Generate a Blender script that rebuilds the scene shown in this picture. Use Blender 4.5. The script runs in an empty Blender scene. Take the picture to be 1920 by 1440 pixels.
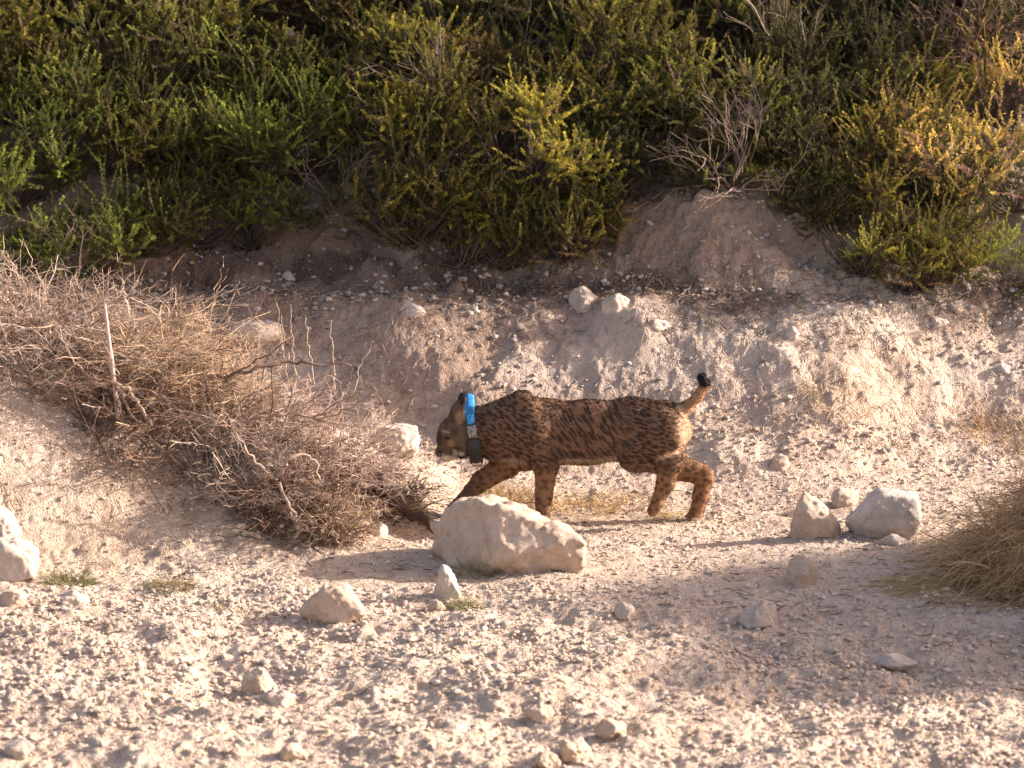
import bpy, math, random
import numpy as np
from mathutils import Vector

SC = bpy.context.scene
COL = SC.collection
rng = np.random.default_rng(7)
random.seed(7)

# ------------------------------------------------------------------ camera
CAM = np.array([0.0, -14.0, 3.4])
PITCH = math.atan((3.4 - 0.53) / 14.0)
FPX = 6717.0                       # focal length in pixels of the 1920 px wide photograph
cd = bpy.data.cameras.new("camera")
cam = bpy.data.objects.new("camera", cd)
COL.objects.link(cam)
cam.location = CAM
cam.rotation_euler = (math.pi / 2 - PITCH, 0, 0)
cd.sensor_width = 36.0
cd.lens = 36.0 * FPX / 1920.0
cd.clip_end = 400
cd.clip_start = 0.5
cd.dof.use_dof = True
cd.dof.focus_distance = 14.2
cd.dof.aperture_fstop = 4.0
SC.camera = cam
SC.render.resolution_x = 1024
SC.render.resolution_y = 768

# ------------------------------------------------------------------ light
SUN_EL = math.radians(21.0)
SUN_AZ = math.radians(10.0)        # from +X (right) towards +Y (behind the animal)
w = bpy.data.worlds.new("World")
SC.world = w
w.use_nodes = True
nt = w.node_tree
bg = nt.nodes["Background"]
sky = nt.nodes.new("ShaderNodeTexSky")
sky.sky_type = 'NISHITA'
sky.sun_disc = False
sky.sun_elevation = SUN_EL
sky.sun_rotation = math.pi / 2 - SUN_AZ
sky.air_density = 1.0
sky.dust_density = 3.0
sky.ozone_density = 1.0
tint = nt.nodes.new("ShaderNodeMix"); tint.data_type = 'RGBA'; tint.blend_type = 'MULTIPLY'   # hazy warm evening air
tint.inputs[0].default_value = 1.0; tint.inputs[7].default_value = (1.27, 1.0, .88, 1)
nt.links.new(sky.outputs[0], tint.inputs[6]); nt.links.new(tint.outputs[2], bg.inputs[0])
bg.inputs[1].default_value = 0.125
sd = bpy.data.lights.new("sun", 'SUN')
sd.energy = 5.0
sd.angle = math.radians(1.0)
sd.color = (1.0, 0.86, 0.735)
so = bpy.data.objects.new("sun", sd)
COL.objects.link(so)
sv = Vector((math.cos(SUN_EL) * math.cos(SUN_AZ), math.cos(SUN_EL) * math.sin(SUN_AZ), math.sin(SUN_EL)))
so.rotation_euler = sv.to_track_quat('Z', 'Y').to_euler()
so.location = (20, 10, 15)
SC.view_settings.view_transform = 'Standard'
SC.view_settings.look = 'None'
SC.view_settings.exposure = 1.33
SC.view_settings.gamma = 1.0

# ------------------------------------------------------------------ noise
def _h(ix, iy, iz, seed):
    n = (ix.astype(np.int64) * 374761393 + iy.astype(np.int64) * 668265263 + iz.astype(np.int64) * 2147483647 + seed * 974634777) & 0xFFFFFFFF
    n = ((n ^ (n >> 13)) * 1274126177) & 0xFFFFFFFF
    n = ((n ^ (n >> 16)) * 2246822519) & 0xFFFFFFFF
    return ((n ^ (n >> 15)) & 0xFFFFFF) / float(0xFFFFFF)

def vnoise(p, seed=0):
    """value noise in -1..1 for an (n,3) or (n,2) array"""
    p = np.asarray(p, dtype=np.float64)
    if p.shape[1] == 2:
        i = np.floor(p); f = p - i; f = f * f * f * (f * (f * 6 - 15) + 10)
        z = np.zeros(len(p))
        a = _h(i[:, 0], i[:, 1], z, seed); b = _h(i[:, 0] + 1, i[:, 1], z, seed)
        c = _h(i[:, 0], i[:, 1] + 1, z, seed); d = _h(i[:, 0] + 1, i[:, 1] + 1, z, seed)
        ab = a + (b - a) * f[:, 0]; cdv = c + (d - c) * f[:, 0]
        return (ab + (cdv - ab) * f[:, 1]) * 2 - 1
    i = np.floor(p); f = p - i; f = f * f * f * (f * (f * 6 - 15) + 10)
    r = []
    for dz in (0, 1):
        a = _h(i[:, 0], i[:, 1], i[:, 2] + dz, seed); b = _h(i[:, 0] + 1, i[:, 1], i[:, 2] + dz, seed)
        c = _h(i[:, 0], i[:, 1] + 1, i[:, 2] + dz, seed); d = _h(i[:, 0] + 1, i[:, 1] + 1, i[:, 2] + dz, seed)
        ab = a + (b - a) * f[:, 0]; cdv = c + (d - c) * f[:, 0]
        r.append(ab + (cdv - ab) * f[:, 1])
    return (r[0] + (r[1] - r[0]) * f[:, 2]) * 2 - 1

def fbm(p, octv=4, seed=0, gain=0.5):
    s = 0; a = 1.0; q = np.array(p, dtype=np.float64)
    for k in range(octv):
        s = s + a * vnoise(q, seed + 17 * k)
        q = q * 2.03 + 13.7; a *= gain
    return s

def cells(p, seed=0):
    """2-D cellular noise: distance to the nearest jittered point and its random value"""
    i = np.floor(p); best = np.full(len(p), 9.0); val = np.zeros(len(p))
    z = np.zeros(len(p))
    for dx in (-1, 0, 1):
        for dy in (-1, 0, 1):
            cx = i[:, 0] + dx; cy = i[:, 1] + dy
            jx = _h(cx, cy, z, seed); jy = _h(cx, cy, z + 1, seed)
            d = np.hypot(cx + jx - p[:, 0], cy + jy - p[:, 1])
            m = d < best
            best = np.where(m, d, best)
            val = np.where(m, _h(cx, cy, z + 2, seed), val)
    return best, val

def sstep(a, b, x):
    t = np.clip((x - a) / (b - a), 0, 1)
    return t * t * (3 - 2 * t)

# ------------------------------------------------------------------ terrain height
def Hmacro(x, y):
    x = np.asarray(x, float); y = np.asarray(y, float)
    xy = np.stack([x, y], 1)
    # bank
    toe = 0.62 + 0.14 * vnoise(np.stack([x * 0.9, x * 0 + 3.1], 1), 3) + 0.10 * sstep(0.8, 2.0, x)
    s = y - toe
    warp = 0.05 * fbm(xy * 2.3, 3, 11)
    s = s + warp
    bank = np.interp(s, [-.25, 0, .25, .78, 1.0, 1.12, 1.32, 2.2, 4.2, 5.5, 9, 30],
                        [0, .03, .15, .54, .60, .68, .90, 1.42, 2.55, 2.9, 3.1, 3.6])
    # shallow gully scoops in the bank
    g = fbm(np.stack([x * 1.2 + y * .3, y * 1.5], 1), 3, 21)
    bank = bank + 0.045 * g * sstep(0, .5, s)
    # spoil mound on the left
    m = np.interp(-x, [.22, .42, .75, 1.3, 2.0, 3.0, 5.0, 9.0], [0, .11, .27, .47, .70, .88, 1.0, 1.0])
    yf = np.interp(-x, [.25, .8, 2.0, 6.0], [-.30, -.85, -1.2, -1.6])
    prof = sstep(0, 1.0, (y - yf) / 1.0) * (1 - sstep(.35, 1.0, y))
    mound = m * prof
    # heap base on the right
    r1 = np.hypot((x - 2.74) / 1.0, (y + 1.0) / .85)
    r2 = np.hypot((x - 3.35) / 1.2, (y + 1.80) / .90)
    heap = .52 * (1 - sstep(0, 1, r1)) + .78 * (1 - sstep(0, 1, r2))
    base = np.maximum(bank, 0) + mound + heap
    und = 0.035 * fbm(xy * 1.3, 3, 31) * (0.35 + 0.65 * sstep(-.9, -1.9, y))
    und2 = 0.022 * fbm(xy * np.array([2.6, 3.6]) + 5.1, 2, 33) * sstep(-1.3, -1.9, y)
    dip = -.042 * (1 - sstep(.55, 1.0, np.hypot((x - .30) / 1.3, y / .72)))
    return base + und * (1 - .8 * (dip < -.001) * (dip / -.042)) + und2 + dip

def H(x, y):
    x = np.atleast_1d(np.asarray(x, float)); y = np.atleast_1d(np.asarray(y, float))
    xy = np.stack([x, y], 1)
    h = Hmacro(x, y)
    near = 1 - sstep(6, 12, np.abs(x)) 
    rough = 0.35 + 0.65 * sstep(-1.0, -1.7, y) + 0.45 * sstep(.5, 1.0, y)
    rough = np.maximum(rough, .8 * sstep(-.4, -1.0, x) * (1 - sstep(.2, .6, y)))
    rough = rough * near
    h = h + 0.014 * rough * fbm(xy * 7.0, 4, 41, .52)
    d, v = cells(xy * 16 + .6 * np.stack([fbm(xy * 9, 2, 5), fbm(xy * 9, 2, 6)], 1), 51)
    h = h + 0.013 * rough * (v ** 2) * np.clip(1 - (d / .62) ** 2, 0, 1)
    d, v = cells(xy * 38 + .5 * np.stack([fbm(xy * 21, 2, 7), fbm(xy * 21, 2, 8)], 1), 52)
    h = h + 0.008 * rough * v * np.clip(1 - (d / .6) ** 2, 0, 1)
    h = h + 0.003 * near * fbm(xy * 55, 2, 61)
    # eroded blocks in the steep face of the bank
    sface = sstep(1.45, 1.65, y) * (1 - sstep(2.1, 2.6, y))
    d, v = cells(np.stack([x * 4.2 + .5 * fbm(xy * 3, 2, 9), y * 5.0], 1), 53)
    h = h + 0.06 * sface * (v - .4) * np.clip(1.1 - d * 1.2, 0, 1)
    oc = np.exp(-((x - .12) / .62) ** 2 - ((y - 1.80) / .22) ** 2)
    up = sstep(1.55, 1.8, y) * (1 - sstep(2.5, 3.0, y)) * near
    q = xy + .10 * np.stack([fbm(xy * 5, 3, 15), fbm(xy * 5, 3, 16)], 1)
    d, v = cells(q * np.array([5.5, 7.5]), 54)
    d2, v2 = cells(q * np.array([13., 17.]), 55)
    h = h + (.09 * oc + .030 * up) * (v - .3) * np.clip(1.15 - d * 1.1, 0, 1) + (.030 * oc + .022 * up) * (v2 - .4) * np.clip(1.1 - d2, 0, 1)
    h = h + .030 * up * (1 - 2 * np.abs(fbm(xy * np.array([3.2, 4.5]), 4, 18)))
    return h

def ray(px, py):
    fw = np.array([0, math.cos(PITCH), -math.sin(PITCH)]); up = np.array([0, math.sin(PITCH), math.cos(PITCH)])
    return fw + np.array([1.0, 0, 0]) * (px - 960) / FPX + up * (720 - py) / FPX

def W(px, py, y=0.0):
    """world point seen at photograph pixel (px,py) at depth y"""
    d = ray(px, py)
    return CAM + d * ((y - CAM[1]) / d[1])

def G(px, py):
    """where the sight line through a pixel meets the ground"""
    d = ray(px, py)
    t = np.linspace(9.5, 22, 2500)
    P = CAM[None] + d[None] * t[:, None]
    below = P[:, 2] < Hmacro(P[:, 0], P[:, 1]) + .004
    k = int(np.argmax(below)) if below.any() else len(t) - 1
    return P[k]

def Hs(x, y):
    return float(H([x], [y])[0])

# ------------------------------------------------------------------ mesh building
def mesh(name, V, F, col=None, smooth=True, mat=None):
    """V (n,3); F list of int arrays (m,3)/(m,4); col (n,3) linear colour attribute"""
    me = bpy.data.meshes.new(name)
    V = np.ascontiguousarray(V, dtype=np.float32)
    me.vertices.add(len(V)); me.vertices.foreach_set("co", V.ravel())
    if not isinstance(F, list): F = [F]
    F = [np.asarray(f) for f in F if len(f)]
    loops = np.concatenate([f.ravel() for f in F]).astype(np.int32)
    sizes = np.concatenate([np.full(len(f), f.shape[1]) for f in F])
    starts = np.concatenate([[0], np.cumsum(sizes)[:-1]]).astype(np.int32)
    me.loops.add(len(loops)); me.loops.foreach_set("vertex_index", loops)
    me.polygons.add(len(sizes)); me.polygons.foreach_set("loop_start", starts)
    me.polygons.foreach_set("use_smooth", np.full(len(sizes), bool(smooth)))
    me.update(calc_edges=True)
    if col is not None:
        a = me.color_attributes.new("Col", 'FLOAT_COLOR', 'POINT')
        c = np.ones((len(V), 4), dtype=np.float32); c[:, :3] = col
        a.data.foreach_set("color", c.ravel())
    if mat: me.materials.append(mat)
    return me

def link(name, me, parent=None, label=None, cat=None, group=None, kind=None, loc=None):
    o = bpy.data.objects.new(name, me)
    COL.objects.link(o)
    if parent: o.parent = parent
    if loc is not None: o.location = loc
    if label: o["label"] = label
    if cat: o["category"] = cat
    if group: o["group"] = group
    if kind: o["kind"] = kind
    return o

def empty(name, loc, label, cat, group=None):
    return link(name, None, None, label, cat, group, None, loc)

def frames(P):
    T = np.gradient(P, axis=1)
    T /= np.linalg.norm(T, axis=2, keepdims=True) + 1e-9
    ref = np.zeros_like(T); ref[..., 2] = 1
    al = np.abs(T[..., 2]) > .95
    ref[al] = (1, 0, 0)
    A = np.cross(T, ref); A /= np.linalg.norm(A, axis=2, keepdims=True) + 1e-9
    B = np.cross(T, A)
    return T, A, B

def tubes(P, R, sides=3, col=None):
    """P (n,k,3) polylines, R (n,k) radii -> V,F,(col)"""
    n, k, _ = P.shape
    T, A, B = frames(P)
    ang = np.arange(sides) * 2 * np.pi / sides
    ring = P[:, :, None, :] + R[:, :, None, None] * (np.cos(ang)[None, None, :, None] * A[:, :, None, :] + np.sin(ang)[None, None, :, None] * B[:, :, None, :])
    V = ring.reshape(-1, 3)
    idx = np.arange(n * k * sides).reshape(n, k, sides)
    a = idx[:, :-1, :]; b = np.roll(idx, -1, 2)[:, :-1, :]; c = np.roll(idx, -1, 2)[:, 1:, :]; d = idx[:, 1:, :]
    F = np.stack([a, b, c, d], -1).reshape(-1, 4)
    if col is not None:
        col = np.repeat(np.broadcast_to(col[:, None, :] if col.ndim == 2 else col, (n, k, 3)).reshape(-1, 3), sides, 0)
    return V, F, col

def ribbons(P, Wd, col=None, tw=0.0):
    """flat blades along polylines, half width Wd (n,k)"""
    n, k, _ = P.shape
    T, A, B = frames(P)
    th = rng.uniform(0, np.pi, (n, 1, 1)) + tw * np.linspace(0, 1, k)[None, :, None]
    S = np.cos(th) * A + np.sin(th) * B
    L = P - S * Wd[..., None]; Rr = P + S * Wd[..., None]
    V = np.stack([L, Rr], 2).reshape(-1, 3)
    idx = np.arange(n * k * 2).reshape(n, k, 2)
    F = np.stack([idx[:, :-1, 0], idx[:, :-1, 1], idx[:, 1:, 1], idx[:, 1:, 0]], -1).reshape(-1, 4)
    if col is not None:
        col = np.repeat(np.broadcast_to(col[:, None, :] if col.ndim == 2 else col, (n, k, 3)).reshape(-1, 3), 2, 0)
    return V, F, col

def needles(base, dirn, ln, wd, col=None):
    """one narrow rhombus leaf each"""
    n = len(base)
    r = rng.normal(size=(n, 3)); S = np.cross(dirn, r); S /= np.linalg.norm(S, axis=1, keepdims=True) + 1e-9
    mid = base + dirn * (ln * .5)[:, None]
    V = np.stack([base, mid - S * wd[:, None], base + dirn * ln[:, None], mid + S * wd[:, None]], 1).reshape(-1, 3)
    F = np.arange(n * 4).reshape(n, 4)
    if col is not None: col = np.repeat(col, 4, 0)
    return V, F, col

def join(parts):
    V = []; F = []; C = []; o = 0
    for v, f, c in parts:
        V.append(v); F.extend([g_ + o for g_ in (f if isinstance(f, list) else [f])]); C.append(c if c is not None else np.ones((len(v), 3))); o += len(v)
    return np.concatenate(V), F, np.concatenate(C)

def ico(sub):
    import bmesh
    bm = bmesh.new(); bmesh.ops.create_icosphere(bm, subdivisions=sub, radius=1)
    V = np.array([v.co[:] for v in bm.verts]); F = np.array([[v.index for v in f.verts] for f in bm.faces])
    bm.free(); return V, F

def surface_nets(f, org, h):
    nx, ny, nz = f.shape
    ins = f < 0
    cnt = np.zeros((nx - 1, ny - 1, nz - 1), np.float32); acc = np.zeros((nx - 1, ny - 1, nz - 1, 3), np.float32)
    def sl(dx, dy, dz): return (slice(dx, nx - 1 + dx), slice(dy, ny - 1 + dy), slice(dz, nz - 1 + dz))
    C = [(0,0,0),(1,0,0),(0,1,0),(1,1,0),(0,0,1),(1,0,1),(0,1,1),(1,1,1)]
    E = [(a, b) for a in range(8) for b in range(a + 1, 8) if sum(abs(C[a][i] - C[b][i]) for i in range(3)) == 1]
    for a, b in E:
        fa = f[sl(*C[a])]; fb = f[sl(*C[b])]
        m = (fa < 0) != (fb < 0)
        t = np.where(m, fa / np.where(m, fa - fb, 1), 0)
        for i in range(3):
            acc[..., i] += np.where(m, C[a][i] + t * (C[b][i] - C[a][i]), 0)
        cnt += m
    act = cnt > 0
    idx = -np.ones(act.shape, np.int64); idx[act] = np.arange(act.sum())
    cc = np.argwhere(act)
    V = (cc + acc[act] / cnt[act][:, None]) * h + org
    F = []
    for ax in range(3):
        o1, o2 = (ax + 1) % 3, (ax + 2) % 3
        s0 = [slice(1, -1)] * 3; s1 = [slice(1, -1)] * 3
        s0[ax] = slice(0, -1); s1[ax] = slice(1, None)
        a = ins[tuple(s0)]; b = ins[tuple(s1)]
        e = np.argwhere(a != b)
        flip = a[a != b]
        g = e.copy(); g[:, o1] += 1; g[:, o2] += 1
        q = []
        for d1, d2 in ((-1, -1), (0, -1), (0, 0), (-1, 0)):
            c = g.copy(); c[:, o1] += d1; c[:, o2] += d2
            q.append(idx[c[:, 0], c[:, 1], c[:, 2]])
        q = np.stack(q, 1)
        q[~flip] = q[~flip][:, ::-1]
        F.append(q)
    F = np.concatenate(F); F = F[(F >= 0).all(1)]
    return V, F

def normals(V, F):
    a, b, c = V[F[:, 0]], V[F[:, 1]], V[F[:, 2]]
    n = np.cross(b - a, c - a)
    N = np.zeros_like(V)
    for k in range(F.shape[1]): np.add.at(N, F[:, k], n)
    return N / (np.linalg.norm(N, axis=1, keepdims=True) + 1e-12)

# ------------------------------------------------------------------ materials
def newmat(name, rough=0.9):
    m = bpy.data.materials.new(name); m.use_nodes = True
    n = m.node_tree; b = n.nodes["Principled BSDF"]
    b.inputs["Roughness"].default_value = rough
    b.inputs["Specular IOR Level"].default_value = 0.25
    return m, n, b

def nd(n, t, **kw):
    x = n.nodes.new(t)
    for k, v in kw.items():
        if k.startswith("i_"): x.inputs[k[2:].replace("_", " ")].default_value = v
        else: setattr(x, k, v)
    return x

def mixc(n, fac, a, b, blend='MIX'):
    m = n.nodes.new("ShaderNodeMix"); m.data_type = 'RGBA'; m.blend_type = blend
    for s, v in ((0, fac), (6, a), (7, b)):
        if hasattr(v, "is_linked") or hasattr(v, "links"): n.links.new(v, m.inputs[s])
        else: m.inputs[s].default_value = v if s == 0 else (*v, 1)
    return m.outputs[2]

def ramp(n, src, stops):
    r = n.nodes.new("ShaderNodeValToRGB")
    e = r.color_ramp.elements
    while len(e) < len(stops): e.new(.5)
    for el, (p, c) in zip(e, stops):
        el.position = p; el.color = (c, c, c, 1) if not hasattr(c, "__len__") else (*c, 1)
    n.links.new(src, r.inputs[0]); return r.outputs[0]

def attr(n):
    return nd(n, "ShaderNodeAttribute", attribute_name="Col").outputs["Color"]

def mat_soil():
    m, n, b = newmat("limestone_soil", 0.97)
    co = nd(n, "ShaderNodeTexCoord").outputs["Object"]
    def noise(s, d=6, r=.6):
        x = nd(n, "ShaderNodeTexNoise", i_Scale=s, i_Detail=d, i_Roughness=r); n.links.new(co, x.inputs["Vector"]); return x.outputs["Fac"]
    def vor(s, feat='F1'):
        x = nd(n, "ShaderNodeTexVoronoi", i_Scale=s, feature=feat); n.links.new(co, x.inputs["Vector"]); return x
    big = noise(2.2); mid = noise(14, 8, .7); fine = noise(120, 5, .7)
    v1 = vor(70); 
    c = mixc(n, ramp(n, big, [(.35, 0), (.65, 1)]), (.59, .465, .372), (.67, .56, .46))
    c = mixc(n, ramp(n, mid, [(.30, 0), (.55, 1)]), (.43, .315, .245), c)
    c = mixc(n, ramp(n, v1.outputs["Color"], [(.60, 0), (.95, .45)]), c, (.66, .57, .49))
    c = mixc(n, ramp(n, fine, [(.30, .6), (.44, 0)]), c, (.28, .195, .15))
    sp = nd(n, "ShaderNodeSeparateColor"); n.links.new(attr(n), sp.inputs[0])
    c = mixc(n, ramp(n, sp.outputs[0], [(.05, 0), (.45, .85)]), c, mixc(n, ramp(n, mid, [(.4, 0), (.62, 1)]), (.25, .175, .135), (.40, .30, .235)))  # brown tone, also carries the painted shade of the bank
    cr = nd(n, "ShaderNodeTexVoronoi", i_Scale=10.0, feature='DISTANCE_TO_EDGE')
    wv = nd(n, "ShaderNodeTexNoise", i_Scale=9.0, i_Detail=6); n.links.new(co, wv.inputs["Vector"])
    va = n.nodes.new("ShaderNodeMix"); va.data_type = 'RGBA'; va.blend_type = 'ADD'; va.inputs[0].default_value = .28
    n.links.new(co, va.inputs[6]); n.links.new(wv.outputs["Color"], va.inputs[7]); n.links.new(va.outputs[2], cr.inputs["Vector"])
    ck = n.nodes.new("ShaderNodeMath"); ck.operation = 'MULTIPLY'
    n.links.new(ramp(n, cr.outputs["Distance"], [(.0, .55), (.05, 0)]), ck.inputs[0]); n.links.new(ramp(n, sp.outputs[0], [(.10, 0), (.28, 1)]), ck.inputs[1])
    c = mixc(n, ck.outputs[0], c, (.16, .11, .085))
    # dark plant litter, and painted shade under the shrubs and heap
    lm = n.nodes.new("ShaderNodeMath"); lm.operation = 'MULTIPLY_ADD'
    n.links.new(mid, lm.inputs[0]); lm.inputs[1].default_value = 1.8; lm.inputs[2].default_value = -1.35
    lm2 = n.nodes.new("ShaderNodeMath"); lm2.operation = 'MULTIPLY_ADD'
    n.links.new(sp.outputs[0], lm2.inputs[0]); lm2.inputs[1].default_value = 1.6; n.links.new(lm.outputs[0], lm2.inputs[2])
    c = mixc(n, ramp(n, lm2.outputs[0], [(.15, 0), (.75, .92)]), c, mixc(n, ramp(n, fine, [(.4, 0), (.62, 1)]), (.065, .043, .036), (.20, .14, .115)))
    # straw coloured ground
    c = mixc(n, sp.outputs[1], c, mixc(n, ramp(n, fine, [(.4, 0), (.6, 1)]), (.20, .13, .06), (.46, .33, .16)))
    # pale chalky crust
    c = mixc(n, sp.outputs[2], c, (.62, .55, .49))
    n.links.new(c, b.inputs["Base Color"])
    bp = nd(n, "ShaderNodeBump", i_Strength=.9, i_Distance=.012); n.links.new(noise(95, 8, .75), bp.inputs["Height"])
    bp2 = nd(n, "ShaderNodeBump", i_Strength=.7, i_Distance=.008); n.links.new(vor(110).outputs["Distance"], bp2.inputs["Height"])
    n.links.new(bp.outputs[0], bp2.inputs["Normal"]); n.links.new(bp2.outputs[0], b.inputs["Normal"])
    return m

def mat_rock(name, c1, c2, c3, sc=1.0):
    m, n, b = newmat(name, 0.88)
    co = nd(n, "ShaderNodeTexCoord").outputs["Object"]
    def noise(s, d=6, r=.6):
        x = nd(n, "ShaderNodeTexNoise", i_Scale=s * sc, i_Detail=d, i_Roughness=r); n.links.new(co, x.inputs["Vector"]); return x.outputs["Fac"]
    c = mixc(n, ramp(n, noise(9, 8, .65), [(.38, 0), (.62, 1)]), c1, c2)
    c = mixc(n, ramp(n, noise(24, 8, .7), [(.52, 0), (.70, .75)]), c, c3)
    c = mixc(n, ramp(n, noise(150, 4, .6), [(.30, .45), (.45, 0)]), c, (c3[0] * .5, c3[1] * .5, c3[2] * .5))
    n.links.new(c, b.inputs["Base Color"])
    bp = nd(n, "ShaderNodeBump", i_Strength=.9, i_Distance=.020); n.links.new(noise(26, 12, .72), bp.inputs["Height"])
    n.links.new(bp.outputs[0], b.inputs["Normal"])
    return m

def mat_attr(name, rough=.85, transl=0.0, tint=False, noise_amt=.25, nscale=60):
    """colour from the mesh's own colour attribute, broken up by noise; optionally times the object's colour"""
    m, n, b = newmat(name, rough)
    c = attr(n)
    if tint:
        oi = nd(n, "ShaderNodeObjectInfo")
        c = mixc(n, 1.0, c, oi.outputs["Color"], 'MULTIPLY')
    co = nd(n, "ShaderNodeTexCoord").outputs["Object"]
    x = nd(n, "ShaderNodeTexNoise", i_Scale=nscale, i_Detail=3); n.links.new(co, x.inputs["Vector"])
    c = mixc(n, 1.0, c, ramp(n, x.outputs["Fac"], [(.3, 1 - noise_amt), (.7, 1.0)]), 'MULTIPLY')
    n.links.new(c, b.inputs["Base Color"])
    if transl:
        t = n.nodes.new("ShaderNodeBsdfTranslucent"); n.links.new(c, t.inputs[0])
        mx = n.nodes.new("ShaderNodeMixShader"); mx.inputs[0].default_value = transl
        n.links.new(b.outputs[0], mx.inputs[1]); n.links.new(t.outputs[0], mx.inputs[2])
        n.links.new(mx.outputs[0], n.nodes["Material Output"].inputs[0])
    return m

def mat_plain(name, c, c2, rough=.5, sc=40, metal=0):
    m, n, b = newmat(name, rough)
    co = nd(n, "ShaderNodeTexCoord").outputs["Object"]
    x = nd(n, "ShaderNodeTexNoise", i_Scale=sc, i_Detail=5); n.links.new(co, x.inputs["Vector"])
    n.links.new(mixc(n, ramp(n, x.outputs["Fac"], [(.35, 0), (.65, 1)]), c, c2), b.inputs["Base Color"])
    b.inputs["Metallic"].default_value = metal
    return m

M_SOIL = mat_soil()
M_ROCK = mat_rock("cream_limestone", (.50, .385, .295), (.62, .50, .405), (.36, .235, .155))
M_PALE = mat_rock("white_limestone", (.54, .455, .395), (.66, .585, .525), (.38, .285, .23))
M_GREY = mat_rock("grey_limestone", (.44, .37, .32), (.56, .49, .43), (.30, .23, .19))
M_LEAF = mat_attr("heath_leaves", .6, .38, True, .3)
M_TWIG = mat_attr("dry_twigs", .9, 0, True, .35, 90)
M_STRAW = mat_attr("dry_straw", .7, .25, True, .25)
M_FUR = mat_attr("lynx_coat", .8, 0, False, .12, 300)
M_GRAVEL = mat_attr("gravel", .95, 0, False, .35, 130)

# ------------------------------------------------------------------ ground sheet
def spaced(pts):
    out = []
    for (a, b, s) in pts:
        k = max(1, int(round((b - a) / s))); out.append(np.linspace(a, b, k, endpoint=False))
    out.append([pts[-1][1]]); return np.concatenate(out)

def build_ground():
    xs = spaced([(-60, -10, 5), (-10, -4, .4), (-4, -2.6, .05), (-2.6, 2.6, .0085), (2.6, 4, .05), (4, 10, .4), (10, 60, 5)])
    ys = spaced([(-40, -15, 5), (-15, -5, .5), (-5, -3.9, .05), (-3.9, .7, .0085), (.7, 2.6, .011), (2.6, 5, .035), (5, 10, .3), (10, 60, 5)])
    X, Y = np.meshgrid(xs, ys, indexing='ij')
    x = X.ravel(); y = Y.ravel()
    z = H(x, y)
    V = np.stack([x, y, z], 1)
    xy = V[:, :2]
    # litter and painted shade (R), straw (G), chalk (B)
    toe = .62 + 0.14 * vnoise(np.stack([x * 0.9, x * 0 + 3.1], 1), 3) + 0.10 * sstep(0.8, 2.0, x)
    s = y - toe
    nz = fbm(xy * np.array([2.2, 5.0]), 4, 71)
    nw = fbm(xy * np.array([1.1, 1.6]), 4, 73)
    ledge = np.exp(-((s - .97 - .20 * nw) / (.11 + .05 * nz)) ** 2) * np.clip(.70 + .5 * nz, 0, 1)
    top = np.maximum(sstep(1.35, 1.9, s + .28 * nz) * .95, np.clip(.30 + .30 * nz, .04, .6) * sstep(.85, 1.05, s + .1 * nw))  # upper bank darkened to paint in shade below the shrubs
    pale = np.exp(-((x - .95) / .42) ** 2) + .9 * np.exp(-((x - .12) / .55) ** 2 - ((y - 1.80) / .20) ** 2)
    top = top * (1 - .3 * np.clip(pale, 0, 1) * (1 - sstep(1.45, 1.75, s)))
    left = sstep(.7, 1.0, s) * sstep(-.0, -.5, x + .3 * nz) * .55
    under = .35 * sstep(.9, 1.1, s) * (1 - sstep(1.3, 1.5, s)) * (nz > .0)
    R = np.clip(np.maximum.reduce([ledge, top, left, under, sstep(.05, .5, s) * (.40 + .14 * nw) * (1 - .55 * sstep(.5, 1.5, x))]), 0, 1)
    Gc = .75 * np.exp(-((x - .33) / .42) ** 2 - ((y - .10) / .22) ** 2) * (.6 + .5 * nz)
    hp = 1 - sstep(.85, 1.1, np.minimum(np.hypot((x - 2.74), (y + 1.0) / .8), np.hypot((x - 3.35) / 1.2, (y + 1.80) / .90)))
    R = np.maximum(R, .75 * hp)  # ground darkened to paint shade into the heap's hollow
    Gc = np.clip(Gc + .2 * sstep(.1, .8, fbm(xy * 1.8, 3, 77)) * sstep(-1.3, -.9, y) * (1 - sstep(-.3, .4, y)) , 0, .85)
    B = .5 * sstep(.15, .6, s) * (1 - sstep(.75, .95, s)) * sstep(-.1, .5, fbm(xy * 1.9, 3, 83)) + .4 * sstep(1.0, 1.15, s) * (1 - sstep(1.25, 1.4, s)) * sstep(0, .5, fbm(xy * 2.5, 3, 85))
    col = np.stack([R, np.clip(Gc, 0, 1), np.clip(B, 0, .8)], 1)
    idx = np.arange(len(x)).reshape(X.shape)
    F = np.stack([idx[:-1, :-1], idx[1:, :-1], idx[1:, 1:], idx[:-1, 1:]], -1).reshape(-1, 4)
    cen = V[F].mean(1)
    toec = .60 + 0.14 * vnoise(np.stack([cen[:, 0] * 0.9, cen[:, 0] * 0 + 3.1], 1), 3) + 0.10 * sstep(0.8, 2.0, cen[:, 0])
    bank = cen[:, 1] > toec
    yf = np.interp(-cen[:, 0], [.25, .8, 2.0, 6.0], [-.30, -.85, -1.2, -1.6])
    mound = (~bank) & (cen[:, 0] < -.30) & (cen[:, 1] > yf) & (cen[:, 0] > -9)
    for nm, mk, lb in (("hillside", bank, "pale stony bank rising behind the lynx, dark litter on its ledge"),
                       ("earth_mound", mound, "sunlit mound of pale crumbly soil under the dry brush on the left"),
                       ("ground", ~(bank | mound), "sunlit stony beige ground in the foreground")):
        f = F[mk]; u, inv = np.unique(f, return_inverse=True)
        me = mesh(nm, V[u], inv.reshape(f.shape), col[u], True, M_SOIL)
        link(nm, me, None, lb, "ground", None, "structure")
build_ground()

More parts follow.
